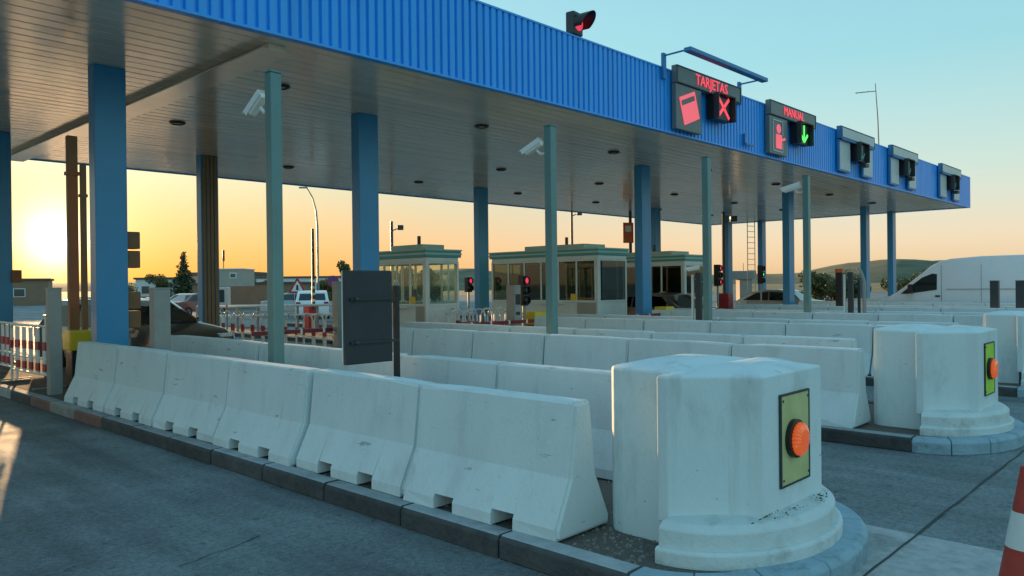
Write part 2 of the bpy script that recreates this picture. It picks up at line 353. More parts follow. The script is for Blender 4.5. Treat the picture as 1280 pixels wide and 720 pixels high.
def box(name, m, parent, x0, x1, y0, y1, z0, z1, bevel=0, **kw):
    return MB().box(x0, x1, y0, y1, z0, z1, **kw).build(name, m, parent, bevel)
ORD = ['first', 'second', 'third', 'fourth', 'fifth', 'sixth', 'seventh', 'eighth', 'ninth', 'tenth']
ISL = ['nearest', 'second', 'third', 'fourth', 'fifth', 'sixth', 'seventh', 'eighth', 'ninth']
PITCH_X, XC = 5.0, 4.7
def isx(k): return XC+PITCH_X*k
fA, rA = Vector((math.cos(A), math.sin(A))), Vector((math.sin(A), -math.cos(A)))
def in_frame(x, y, marg=0.03):
    d = x*fA.x+y*fA.y; r = x*rA.x+y*rA.y
    return d > 0 and abs(r/d) < 0.6587+marg

# ------------------------------------------------------------------ ground and terrain
g = MB(); N = 60
def hgt(x, y): return 0.0
me = bpy.data.meshes.new('ground')
me.from_pydata([(-6000, -6000, 0), (6000, -6000, 0), (6000, 6000, 0), (-6000, 6000, 0)], [], [(0, 1, 2, 3)]); me.materials.append(MT['asphalt'])
struct(link('ground', me))
fld = MB()   # grass beyond the plaza
fld.add([(150, -400, .02), (3000, -3000, .02), (3000, 3000, .02), (-3000, 3000, .02), (-400, 150, .02), (60, 125, .02), (110, 85, .02), (125, 60, .02)], [tuple(range(8))])
struct(fld.build('field', 'field'))
# the concrete apron round the nearest nose and its joints
ap = MB().add([(1.6, -12, .004), (5.78, -12, .004), (5.78, 2.3, .004), (1.6, 2.3, .004)], [(0, 1, 2, 3)])
def strip(name, pts, w, z):
    mb = MB(); pts = [Vector((*p, z)) for p in pts]
    L, Rr = [], []
    for i, p in enumerate(pts):
        d = (pts[min(i+1, len(pts)-1)]-pts[max(i-1, 0)]).normalized(); nn = Vector((-d.y, d.x, 0))
        ww = w*(0.6+0.8*random.random())
        L.append(p+nn*ww/2); Rr.append(p-nn*ww/2)
    k = len(pts)
    mb.add(L+Rr, [(i, i+k, i+k+1, i+1) for i in range(k-1)])
    return mb.build(name, 'tar')
ap2 = MB().add([(3.2, -12, .004), (5.78, -12, .004), (5.78, 2.3, .004), (3.2, 2.3, .004)], [(0, 1, 2, 3)])
struct(ap2.build('concrete_apron', 'slab'))
struct(strip('pavement_joint', [(3.2+.25*i, 1.66+random.uniform(-.005, .005)) for i in range(11)]+[(5.95+.3*i, 1.665+random.uniform(-.006, .006)) for i in range(14)]+[(10.1+i, 1.7+random.uniform(-.02, .02)) for i in range(30)], 0.014, .009))
rc = random.Random(9)
for (cx_, cy_, an, nn) in ((-1.0, 6.6, 2.6, 9), (1.2, 7.4, 2.9, 7), (2.1, 4.9, .35, 8), (1.9, 3.6, 2.8, 10), (7.3, 4.4, .4, 8), (0.2, 9.6, 2.7, 10)):
    pts = [(cx_, cy_)]
    for q in range(nn):
        an += rc.uniform(-.35, .35); st = rc.uniform(.05, .14); pts.append((pts[-1][0]+math.cos(an)*st, pts[-1][1]+math.sin(an)*st))
    struct(strip('pavement_crack', pts, rc.uniform(.008, .014), .005))
# far hills
def hill(name, d0, depth, prof, seedv, m):
    """prof: list of (bearing in degrees from the +X axis, height above the eye line as a slope)"""
    rnd = random.Random(seedv); mb = MB(); nb = 160
    b0, b1 = prof[0][0], prof[-1][0]
    def hp(b):
        for (p, h), (q, k) in zip(prof, prof[1:]):
            if p <= b <= q: t = (b-p)/(q-p); t = t*t*(3-2*t); return h+(k-h)*t
        return 0
    rows = []
    prow = [rnd.uniform(-1, 1) for _ in range(nb+1)]
    for j, t in enumerate((0, .25, .5, .75, 1.0, 1.4)):
        row = []
        for i in range(nb+1):
            b = b0+(b1-b0)*i/nb; D = d0+depth*t
            h = hp(b)*(d0+depth)
            k = math.sin(min(t, 1)*PI/2) if t <= 1 else .9
            z = -1+(h+1)*k+(prow[i]*.035*h if t > .2 else 0)+.02*h*math.sin(i*.9+j)
            row.append((D*math.cos(R(b)), D*math.sin(R(b)), z))
        rows.append(row)
    vs = [p for r in rows for p in r]; n = nb+1
    mb.add(vs, [(j*n+i, j*n+i+1, (j+1)*n+i+1, (j+1)*n+i) for j in range(5) for i in range(nb)])
    struct(mb.build(name, m, smooth=True))
hill('hills', 900, 500, [(-40, .01), (0, .012), (8, .018), (14.5, .0235), (17.5, .026), (20, .0225), (23.5, .012), (30, .011), (42, .014), (47, .024), (52, .017), (60, .012), (70, .010), (80, .009), (120, .012)], 3, 'hill')
hill('hillside_field', 260, 200, [(25, .0), (34, .005), (44, .015), (48, .017), (54, .010), (60, .002), (62, 0)], 5, 'field')

# ------------------------------------------------------------------ traffic islands
def ell(cx, cy, a, b, n, t0=PI, t1=2*PI): return [(cx+a*math.cos(t0+(t1-t0)*i/n), cy+b*math.sin(t0+(t1-t0)*i/n)) for i in range(n+1)]
HW = 1.17; YN = 2.5; NB = 0.79; YE = 32.0; NISL = 9
stone_profile = [(0, 0), (0, .125), (.025, .15), (.16, .15), (.16, 0)]
def stone(m):
    mb = MB(); L = 0.985
    mb.rings([[Vector((x, 0, z)) for x, z in stone_profile], [Vector((x, L, z)) for x, z in stone_profile]])
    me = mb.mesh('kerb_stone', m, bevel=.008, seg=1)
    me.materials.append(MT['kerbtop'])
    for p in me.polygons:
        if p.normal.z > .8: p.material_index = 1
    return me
SM = {k: stone(k) for k in ('kerb', 'kerbtop', 'kerbred', 'kerbwhite')}
rk = random.Random(11)
for k in range(NISL):
    x = isx(k)
    top = MB()
    inner = [(-HW+.14, YE)]+[(px, py) for px, py in ell(0, YN, HW-.14, NB-.14, 16)]+[(HW-.14, YE)]
    top.prism(inner, 0.0, .132)
    isl = struct(top.build('traffic_island', 'gravel', loc=(x, 0, 0)))
    if k < 3:
        n = int((YE-YN)/1.0)
        for i in range(n):
            y = YN+i
            if not in_frame(x-HW, y, .12): continue
            mm = 'kerb'
            if k == 0 and 8 <= i <= 10: mm = ('kerbred', 'kerbwhite')[i % 2]
            elif k == 0 and i > 11: mm = rk.choice(['kerbwhite', 'kerbtop', 'kerb'])
            elif rk.random() < .04: mm = 'kerbtop'
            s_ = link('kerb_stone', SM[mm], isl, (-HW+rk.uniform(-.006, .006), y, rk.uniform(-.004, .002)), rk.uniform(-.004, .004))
    else:
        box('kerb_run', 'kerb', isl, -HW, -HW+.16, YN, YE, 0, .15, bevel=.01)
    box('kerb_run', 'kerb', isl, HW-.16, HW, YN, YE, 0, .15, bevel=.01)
    if in_frame(x, 2.5, .15):
        outer, inn = ell(0, YN, HW, NB, 49), ell(0, YN, HW-.17, NB-.17, 49)
        mid = ell(0, YN, HW-.03, NB-.03, 49)
        for i in range(7):
            a0, a1 = i*7, i*7+7
            secs = []
            for j in range(a0, a1+1):
                jj = j
                o_, i_, m_ = Vector(outer[jj]), Vector(inn[jj]), Vector(mid[jj])
                if j == a0 or j == a1:
                    sgn = 1 if j == a0 else -1
                    dd = Vector(outer[min(jj+1, 49)])-Vector(outer[max(jj-1, 0)]); dd = dd.normalized()*.004*sgn
                    o_ = o_+dd; i_ = i_+dd; m_ = m_+dd
                secs.append([(o_.x, o_.y, 0), (o_.x, o_.y, .115), (m_.x, m_.y, .145), (i_.x, i_.y, .15), (i_.x, i_.y, 0)])
            MB().rings([[Vector(p) for p in s_] for s_ in secs]).build('nose_kerb_stone', 'kerbblue' if i > 0 else 'kerbblue', isl, bevel=.006, seg=1)
# loose stones on the nearest island
pb = MB(); rp = random.Random(5)
for i in range(1500):
    px, py = rp.uniform(-.98, .98), rp.uniform(2.55, 9) if i > 500 else rp.uniform(2.55, 3.3)
    s_ = rp.uniform(.006, .02); rz = rp.uniform(0, 3)
    vs = [Vector((math.cos(t+rz)*s_*rp.uniform(.7, 1.3), math.sin(t+rz)*s_*rp.uniform(.7, 1.3), 0)) for t in (0, 1.57, 3.14, 4.71)]+[Vector((0, 0, s_*.8))]
    pb.add([v+Vector((XC+px, py, .131)) for v in vs], [(0, 1, 4), (1, 2, 4), (2, 3, 4), (3, 0, 4)])
o = pb.build('loose_gravel', 'pebble'); o['kind'] = 'stuff'; o['label'] = 'loose brown gravel lying on the nearest island'; 

# ------------------------------------------------------------------ jersey barriers
def barrier_mesh(L=1.525, seedv=0):
    P0 = [(-.275, 0), (-.275, .075), (-.135, .37), (-.085, .835), (-.07, .85), (.07, .85), (.085, .835), (.135, .37), (.275, .075), (.275, 0)]
    xn = -.275+(.105-.075)/(.37-.075)*.14
    P1 = [(xn, .105), (xn+.0001, .1051), (-.135, .37), (-.085, .835), (-.07, .85), (.07, .85), (.085, .835), (.135, .37), (-xn-.0001, .1051), (-xn, .105)]
    xm = xn
    Pn = [(xm, .105), (xm, .105)]+P0[2:8]+[(-xm, .105), (-xm, .105)]
    ys = [0, .38, .58, .96, 1.16, L]; kinds = [0, 1, 0, 1, 0]
    mb = MB()
    n = len(P0)
    for (a, b, kd) in zip(ys, ys[1:], kinds):
        P = P0 if kd == 0 else P1
        k = len(mb.v)
        mb.v += [(x, a, z) for x, z in P]+[(x, b, z) for x, z in P]
        mb.f += [(k+i, k+n+i, k+n+(i+1) % n, k+(i+1) % n) for i in range(n)]
    # end faces
    for yy, rev in ((0, False), (L, True)):
        k = len(mb.v); mb.v += [(x, yy, z) for x, z in P0]; f = tuple(k+i for i in range(n)); mb.f.append(f if not rev else f[::-1])
    # notch cheeks
    for yy, rev in ((.38, True), (.58, False), (.96, True), (1.16, False)):
        k = len(mb.v); mb.v += [(-.275, yy, 0), (-.275, yy, .075), (xn, yy, .105), (-xn, yy, .105), (.275, yy, .075), (.275, yy, 0)]
        f = tuple(k+i for i in range(6)); mb.f.append(f if not rev else f[::-1])
    me = mb.mesh('jersey_barrier', 'conc', normals=False)
    bm = bmesh.new(); bm.from_mesh(me); bmesh.ops.remove_doubles(bm, verts=bm.verts, dist=.0004)
    ed = [e for e in bm.edges if len(e.link_faces) == 2 and e.calc_face_angle(0) > 1.2 and (abs(e.verts[0].co.y-e.verts[1].co.y) < .01) and (max(e.verts[0].co.y, e.verts[1].co.y) < .02 or min(e.verts[0].co.y, e.verts[1].co.y) > L-.02)]
    bmesh.ops.bevel(bm, geom=ed, offset=.02, segments=2, affect='EDGES', clamp_overlap=True)
    bmesh.ops.recalc_face_normals(bm, faces=bm.faces)
    rv = random.Random(seedv)
    for v in bm.verts:                       # chipped corners and slightly uneven casting
        end = v.co.y < .03 or v.co.y > L-.03
        if end and v.co.z > .8 and rv.random() < .35: v.co.z -= rv.uniform(.004, .022)
        if end and v.co.z < .12 and rv.random() < .35: v.co.x *= rv.uniform(.92, .99)
        v.co.x += rv.uniform(-.0025, .0025)
    bm.to_mesh(me); bm.free()
    return me
BMS = [barrier_mesh(seedv=q) for q in range(5)]
rb = random.Random(21)
LB = 1.548
for k in range(8):
    for side, off in (('left', -0.745), ('right', 0.745)):
        y0 = 3.12 if side == 'left' else 3.72
        for i in range(6):
            y = y0+i*LB; x = isx(k)+off
            if not (in_frame(x, y+LB, .02) or in_frame(x, y, .02)): continue
            if k >= 4 and side == 'right' and False: continue
            o = link('jersey_barrier', rb.choice(BMS), None, (x+rb.uniform(-.018, .018), y+rb.uniform(-.006, .006), .148+rb.uniform(-.004, .004)), rb.uniform(-.011, .011))
            tag(o, 'pale concrete jersey barrier, %s from the camera in %s row of %s island' % (ORD[i], side, ISL[k]), 'barrier', 'jersey barriers along the toll islands')

# ------------------------------------------------------------------ nose blocks with orange beacons
def cap_rings(poly, z0, z1, cx, cy):
    r = [[(x, y, z0) for x, y in poly], [(x, y, z1-.012) for x, y in poly]]
    for s_, dz in ((.984, .0), (.5, .034), (.2, .04)):
        r.append([(cx+(x-cx)*s_, cy+(y-cy)*s_, z1+dz) for x, y in poly])
    return [[Vector(p) for p in q] for q in r]
nose_poly = [(.73, 2.575), (.735, 2.50), (.435, 2.15), (.425, 2.05), (-.425, 2.05), (-.435, 2.15), (-.735, 2.50), (-.73, 2.575)]
rear_poly = [(-.56, 2.58), (-.56, 2.95)]+[(-.40+.16*math.cos(t), 2.95+.16*math.sin(t)) for t in (2.6, 2.1, 1.57)]+[(.40+.16*math.cos(t), 2.95+.16*math.sin(t)) for t in (1.57, 1.0, .5)]+[(.56, 2.95), (.56, 2.58)]
def half(a, b, n=28): return ell(0, 2.5, a, b, n)
plate_mb = MB().box(-.215, .215, 2.026, 2.044, -.275, .275)
blk_names = ['large white concrete lamp block on the nose of the nearest island', 'white concrete lamp block on the second island, left side lit by the sun', 'white concrete block cut by the right edge of the photo']
for k in range(3):
    x = isx(k)
    t = thing('nose_block', blk_names[k], 'concrete block', (x, 0, .13), 0, 'lamp blocks on the island noses')
    MB().rings(cap_rings(nose_poly, .20, 1.07, 0, 2.35)).build('nose', 'block', t, bevel=.006, seg=1)
    MB().rings(cap_rings(rear_poly, .0, 1.075, 0, 2.85)).build('rear', 'block', t, bevel=.006, seg=1)
    lo = half(.87, .65); hi = half(.845, .62); hi2 = half(.80, .575); le = half(.885, .665)
    def cl(p): return [Vector((a, b, 0)) for a, b in p]
    def zz(p, z): return [Vector((a, b, z)) for a, b in p]
    MB().rings([zz(le, .0), zz(le, .085), zz(lo, .10)]).build('plinth_step', 'plinth', t, bevel=.005, seg=1)
    MB().rings([zz(hi, .09), zz(hi, .20), zz(hi2, .235), zz(half(.60, .40), .255)]).build('plinth', 'plinth', t, bevel=.006, seg=1)
    dy = 0
    zc = .66
    pl = MB().box(-.205, .19, 2.038, 2.0495, zc-.27, zc+.27).build('warning_plate', 'plate' if k else 'plateold', t)
    fr = MB()
    for (a, b, c_, d) in ((-.217, .202, zc+.27, zc+.282), (-.217, .202, zc-.282, zc-.27), (-.217, -.205, zc-.27, zc+.27), (.19, .202, zc-.27, zc+.27)): fr.box(a, b, 2.034, 2.0492, c_, d)
    fr.build('plate_border', 'dark', pl)
    for sx in (-1, 1):
        for sz in (-1, 1): MB().lathe([(.008, 0), (.008, .004), (.004, .006)], 8, Matrix.Translation((sx*.18, 2.038, zc+sz*.24)) @ Matrix.Rotation(PI/2, 4, 'X')).build('screw', 'dark', pl)
    mtx = Matrix.Translation((-.04, 2.038, zc)) @ Matrix.Rotation(PI/2, 4, 'X')
    bc = MB().lathe([(.118, 0), (.118, .03), (.10, .034)], 28, mtx).build('beacon_base', 'black', t, smooth=True)
    rr = []
    nseg = 48
    for r, z in ((.092, .03), (.097, .036), (.097, .052), (.088, .066), (.06, .076), (.02, .079)):
        rr.append([mtx @ Vector((r*(1+(.05 if j % 2 else -.03))*math.cos(2*PI*j/nseg), r*(1+(.05 if j % 2 else -.03))*math.sin(2*PI*j/nseg), z)) for j in range(nseg)])
    MB().rings(rr).build('beacon_lens', 'beacon', bc)
# dry moss on the nearest plinth
ms = MB(); rm = random.Random(3)
for cx_, cy_, n_, sp in ((.26, 1.99, 26, .04), (.18, 1.95, 8, .03), (-.1, 1.98, 8, .05), (-.42, 2.10, 22, .04), (-.30, 1.98, 8, .03)):
    for i in range(n_):
        a = rm.gauss(0, sp)*1.8; b = rm.gauss(0, sp)*.5; s_ = rm.uniform(.004, .010)
        p = Vector((XC+cx_+a, min(cy_+b, 2.045), .383+.13-.13)); q = rm.uniform(0, 6)
        ms.add([p+Vector((math.cos(q)*s_, math.sin(q)*s_, 0)), p+Vector((math.cos(q+2.1)*s_, math.sin(q+2.1)*s_, 0)), p+Vector((math.cos(q+4.2)*s_, math.sin(q+4.2)*s_, .004)), p+Vector((0, 0, s_*.8))], [(0, 1, 3), (1, 2, 3), (2, 0, 3)])
o = ms.build('moss', 'weed'); o['kind'] = 'stuff'; o['label'] = 'dry moss tufts on the plinth of the nearest lamp block'

# ------------------------------------------------------------------ canopy
YF, ZB, ZT, Y1, Y2, YB, XE, XS = 9.77, 5.29, 6.71, 13.2, 20.2, 23.76, 42.7, -9.0
cp = thing('toll_canopy', 'long flat toll plaza canopy with blue ribbed fascia on blue columns', 'canopy', (0, 0, 0))
# fascia sheets
pit = 0.167; nper = 34
def ribs(n):
    mb = MB(); prof = []
    for i in range(n):
        x = i*pit
        prof += [(x, 0), (x+.102, 0), (x+.114, .045), (x+.154, .045)]
    prof.append((n*pit-.0, 0))
    k = len(prof)
    vs = [(a, b, ZB) for a, b in prof]+[(a, b, ZT) for a, b in prof]
    mb.add(vs, [(i, i+1, k+i+1, k+i) for i in range(k-1)])
    return mb.mesh('fascia_sheet', 'blue', normals=False)
RB = ribs(nper)
x = XS
while x < XE-.01:
    n = min(nper, max(1, round((XE-x)/pit))); me_ = RB if n == nper else ribs(n)
    link('fascia_sheet', me_, cp, (x, YF, 0)); x += n*pit
XE = x
box('fascia_backing', 'dark', cp, XS, XE-.02, YF+.065, YF+.10, ZB+.02, ZT-.02)
box('top_trim', 'blue', cp, XS, XE+.01, YF-.012, YF+.16, ZT, ZT+.035)
box('bottom_trim', 'blue', cp, XS, XE+.01, YF-.014, YF+.12, ZB-.035, ZB)
box('end_fascia', 'blue', cp, XE, XE+.05, YF+.0, YB+.05, ZB-.03, ZT)
box('rear_fascia', 'blue', cp, XS, XE, YB, YB+.05, ZB-.03, ZT)
box('roof_deck', 'soffback', cp, XS, XE-.01, YF+.11, YB-.01, ZT-.25, ZT-.2)
box('soffit_backing', 'soffback', cp, XS, XE-.01, YF+.12, YB-.01, ZB+.045, ZB+.06)
ns = 46; sw = (YB-.02-(YF+.13))/ns
slm = MB().box(XS, XE-.02, 0.012, sw-.012, ZB+.0, ZB+.03).mesh('soffit_slat', 'soffit', bevel=.006, seg=1)
for i in range(ns): link('soffit_slat', slm, cp, (0, YF+.13+i*sw, random.uniform(-.002, .002)))
MB().box(5.76, 6.04, YF+.45, YB-.02, ZB-.09, ZB-.004).build('cross_beam', 'soffit', cp, bevel=.01)
box('beam_flange', 'soffit', cp, 5.66, 6.14, YF+.46, YB-.03, ZB-.105, ZB-.092)
# downlights
lgt = MB().lathe([(.16, 0), (.16, -.03), (.12, -.045), (.10, -.02)], 20).mesh('downlight', 'black')
len_ = MB().lathe([(.098, -.018), (.098, -.022)], 16).mesh('lens', 'offwhite')
for i in range(7):
    for y in (12.3, 16.5, 20.4):
        o = link('downlight', lgt, cp, (7.15+4.93*i, y, ZB)); link('lens', len_, o)
# columns
CW, CD = 0.24, 0.14
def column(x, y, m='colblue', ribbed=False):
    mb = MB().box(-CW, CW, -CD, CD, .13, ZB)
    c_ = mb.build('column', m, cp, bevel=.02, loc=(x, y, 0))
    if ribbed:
        for i in range(4): box('column_rib', 'colflare', c_, -CW+.035+i*.105, -CW+.12+i*.105, -CD-.03, -CD-.002, .14, ZB-.01, bevel=.008)
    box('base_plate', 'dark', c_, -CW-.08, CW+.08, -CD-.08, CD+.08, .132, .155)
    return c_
colx = [4.6, 9.58, 19.7, 29.9, 38.4, 42.2]
for x in colx: column(x, Y1)
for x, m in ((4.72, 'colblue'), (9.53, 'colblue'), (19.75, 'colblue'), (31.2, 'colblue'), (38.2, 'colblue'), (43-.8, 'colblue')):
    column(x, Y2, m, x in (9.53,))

# ------------------------------------------------------------------ lane signs on the fascia
def text_mesh(txt, size, m):
    cu = bpy.data.curves.new('txt', 'FONT'); cu.body = txt; cu.size = size; cu.align_x = 'CENTER'; cu.align_y = 'CENTER'; cu.extrude = .006; cu.resolution_u = 2; cu.offset = .0
    ob = bpy.data.objects.new('txt', cu); COL.objects.link(ob); bpy.context.view_layer.update()
    me = bpy.data.meshes.new_from_object(ob.evaluated_get(bpy.context.evaluated_depsgraph_get()))
    bpy.data.objects.remove(ob, do_unlink=True)
    me.transform(Matrix.Rotation(PI/2, 4, 'X')); me.materials.clear(); me.materials.append(m if not isinstance(m, str) else MT[m]); return me
def bar(mb, x0, z0, x1, z1, w, y0=-.012, y1=0):
    d = Vector((x1-x0, z1-z0)).normalized(); n_ = Vector((-d.y, d.x))*w/2
    c4 = [(x0+n_.x, z0+n_.y), (x0-n_.x, z0-n_.y), (x1-n_.x, z1-n_.y), (x1+n_.x, z1+n_.y)]
    mb.add([(x, y0, z) for x, z in c4]+[(x, y1, z) for x, z in c4], [(0, 1, 2, 3), (7, 6, 5, 4), (0, 4, 5, 1), (1, 5, 6, 2), (2, 6, 7, 3), (3, 7, 4, 0)])
def poly_xz(mb, pts, y0=-.012, y1=0):
    n = len(pts); mb.add([(x, y0, z) for x, z in pts]+[(x, y1, z) for x, z in pts], [tuple(range(n)), tuple(range(2*n-1, n-1, -1))]+[(i, n+i, n+(i+1) % n, (i+1) % n) for i in range(n)])
def lane_sign(x, kind, label):
    t = thing('lane_sign', label, 'sign', (x, YF-.02, 0), 0, 'overhead lane signs on the canopy fascia')
    yf = -.17     # front of boxes, relative
    lit = kind in ('card', 'manual')
    hm = 'signgrey' if lit else 'hood'
    hd = MB().box(0, 3.15, yf, -.03, 6.42, 6.83).build('header_box', hm, t, bevel=.012)
    fr = MB()
    for a, b, c_, d in ((.0, 3.15, 6.80, 6.83), (.0, 3.15, 6.42, 6.45), (.0, .04, 6.45, 6.80), (3.11, 3.15, 6.45, 6.80)): fr.box(a+.002, b-.002, yf-.012, yf-.002, c_+.002, d-.002)
    fr.build('header_frame', 'dark', hd)
    if lit:
        link('lettering', text_mesh('TARJETAS' if kind == 'card' else 'MANUAL', .36 if kind == 'card' else .34, 'ledred'), hd, (1.62 if kind == 'card' else 1.55, yf-.018, 6.625))
        p = MB().box(.0, 1.15, yf+.02, -.03, 5.35, 6.405).build('symbol_box', 'signgrey', t, bevel=.012)
        mb = MB()
        if kind == 'card':
            cx, cz, an = .58, 5.90, R(20)
            def rot(a, b): return (cx+a*math.cos(an)-b*math.sin(an), cz+a*math.sin(an)+b*math.cos(an))
            poly_xz(mb, [rot(-.37, -.33), rot(.37, -.33), rot(.37, .12), rot(-.37, .12)]); poly_xz(mb, [rot(-.37, .24), rot(.37, .24), rot(.37, .33), rot(-.37, .33)])
            poly_xz(mb, [rot(-.37, .12), rot(-.32, .12), rot(-.32, .24), rot(-.37, .24)]); poly_xz(mb, [rot(.32, .12), rot(.37, .12), rot(.37, .24), rot(.32, .24)])
            q = mb.build('card_symbol', 'ledpink', p, loc=(0, yf+.016, 0))
        else:
            poly_xz(mb, [(.36+.14*math.cos(i*PI/6)+.2, 6.08+.13*math.sin(i*PI/6)) for i in range(12)])
            poly_xz(mb, [(.38, 5.52), (.76, 5.52), (.76, 5.92), (.38, 5.92)]); bar(mb, .74, 5.78, .98, 5.84, .07)
            mb.build('attendant_symbol', 'ledpink', p, loc=(0, yf+.016, 0))
            mb = MB()
            for a, b, c_, d in ((.2, 5.44, .2, 6.3), (.2, 6.3, .82, 6.3), (.2, 5.44, .82, 5.44)): bar(mb, a, b, c_, d, .035)
            bar(mb, .82, 5.44, .82, 5.72, .035); bar(mb, .82, 5.9, .82, 6.3, .035)
            mb.build('symbol_outline', 'signpale', p, loc=(0, yf+.016, 0))
    else:
        for i, (a, b) in enumerate(((.0, 1.0), (2.15, 3.12))):
            p = MB().box(a, b, yf+.06, -.03, 5.37, 6.40).build('symbol_box', 'hood', t, bevel=.012)
            box('pale_panel', 'signpale', p, a+.06, b-.05, yf+.048, yf+.058, 5.43, 6.35)
        box('header_panel', 'signpale', hd, .12, 3.06, yf-.022, yf-.013, 6.48, 6.78)
        MB().tube([(.0, yf-.05, 6.38), (2.9, yf-.05, 6.38)], .03, 8).build('support_rail', 'hood', t)
    # arrow or cross display
    ax0, ax1 = (1.60, 2.42) if kind != 'blank' else (1.22, 2.0)
    d_ = MB().box(ax0, ax1, yf-.10, -.04, 5.80, 6.41).build('display_box', 'black', t, bevel=.015)
    v = MB()
    for a, b, c_, d in ((ax0, ax1, 6.40, 6.43), (ax0-.03, ax0, 5.80, 6.43), (ax1, ax1+.03, 5.80, 6.43)): v.box(a, b, yf-.22, yf-.08, c_, d)
    v.build('visor', 'dark', d_)
    mb = MB(); mx = (ax0+ax1)/2
    if kind == 'card':
        for s_ in (-1, 1): bar(mb, mx-.28*s_, 5.87, mx+.28*s_, 6.36, .085)
        mb.build('red_cross', 'ledred', d_, loc=(0, yf-.104, 0))
    elif kind == 'manual':
        bar(mb, mx, 5.9, mx, 6.36, .07); bar(mb, mx, 5.88, mx-.25, 6.10, .08); bar(mb, mx, 5.88, mx+.25, 6.10, .08)
        mb.build('green_arrow', 'ledgreen', d_, loc=(0, yf-.104, 0))
    else:
        bar(mb, mx, 5.9, mx, 6.36, .06); bar(mb, mx, 5.88, mx-.25, 6.10, .07); bar(mb, mx, 5.88, mx+.25, 6.10, .07)
        mb.build('unlit_arrow', 'teal', d_, loc=(0, yf-.104, 0))
        MB().box(mx-.07, mx+.25, yf-.25, yf-.02, 5.62, 5.74).build('display_camera', 'dark', d_, bevel=.01)
    return t
lane_sign(15.75, 'card', 'lit red TARJETAS lane sign with tilted card symbol and red cross')
lane_sign(20.6, 'manual', 'lit red MANUAL lane sign with attendant symbol and green arrow')
lane_sign(25.75, 'blank', 'unlit pale lane sign just right of the lit MANUAL sign')
lane_sign(30.75, 'blank', 'unlit pale lane sign between two other unlit signs')
lane_sign(37.2, 'blank', 'unlit pale lane sign at the far right end of the fascia')
# hood over the card sign
t = thing('sign_hood', 'blue lamp bar held out on brackets above the TARJETAS sign', 'lamp bar', (0, YF, 0))
hb = MB().box(15.35, 19.2, -.80, -.62, 6.93, 7.03).build('lamp_bar', 'hood', t, bevel=.02)
for xx in (15.42, 19.08):
    box('bracket_post', 'hood', t, xx-.06, xx+.06, -.09, -.02, 6.45, 7.04, bevel=.008)
    MB().tube([(xx, -.04, 6.98), (xx, -.64, 6.99)], .022, 8).build('bracket_arm', 'hood', t)
t = thing('fascia_hook', 'small blue bracket arm low on the fascia right of the TARJETAS sign', 'bracket', (19.35, YF, 0))
MB().box(-.03, .03, -.08, -.02, 5.42, 5.72).box(-.03, .45, -.12, -.08, 5.42, 5.47).build('arm', 'hood', t)
# traffic signal on the fascia top
t = thing('traffic_signal', 'single red traffic light on top of the blue fascia', 'traffic light', (12.35, YF+.1, ZT-.03), R(5))
MB().box(-.17, .17, -.10, .10, .10, .56).build('housing', 'dark', t, bevel=.03)
MB().tube([(0, 0, -.02), (0, 0, .11)], .03).build('stem', 'black', t)
mtx = Matrix.Translation((0, -.10, .33)) @ Matrix.Rotation(PI/2, 4, 'X')
MB().lathe([(.15, 0), (.14, .02), (.06, .045), (.01, .05)], 24, mtx).build('red_lens', 'sigred', t, smooth=True)
vz = MB(); nseg = 20
for r in (.175, .165):
    pass
ring0, ring1 = [], []
vs = []; fs = []
for j in range(nseg+1):
    an = R(-35)+R(250)*j/nseg
    for r in (.165, .178):
        vs.append((r*math.cos(an), -.10, .33+r*math.sin(an)))
        L = .34 if True else 0
        vs.append((r*math.cos(an), -.10-.16-.22*max(0, (math.sin(an)+.6)/1.6), .33+r*math.sin(an)))
for j in range(nseg):
    b0 = j*4; b1 = b0+4
    fs += [(b0, b0+1, b1+1, b1), (b0+2, b1+2, b1+3, b0+3), (b0+1, b0+3, b1+3, b1+1)]
vz.add(vs, fs).build('visor', 'black', t)
# mast on the roof
t = thing('antenna_mast', 'thin antenna mast with side boom rising from the canopy roof', 'antenna', (37, 12.05, 6.46))
MB().tube([(0, 0, 0), (.0, .06, 2.6), (0, .16, 4.25)], .035, 8, .02).build('mast', 'postgrey', t)
MB().tube([(0, .14, 3.9), (-.1, 1.0, 3.95)], .02, 6).build('boom', 'postgrey', t)
for i in range(4): MB().tube([(-.03-.02*i-.12, .45+.17*i, 3.93), (.09-.02*i, .45+.17*i, 3.93)], .01, 6).build('element', 'postgrey', t)

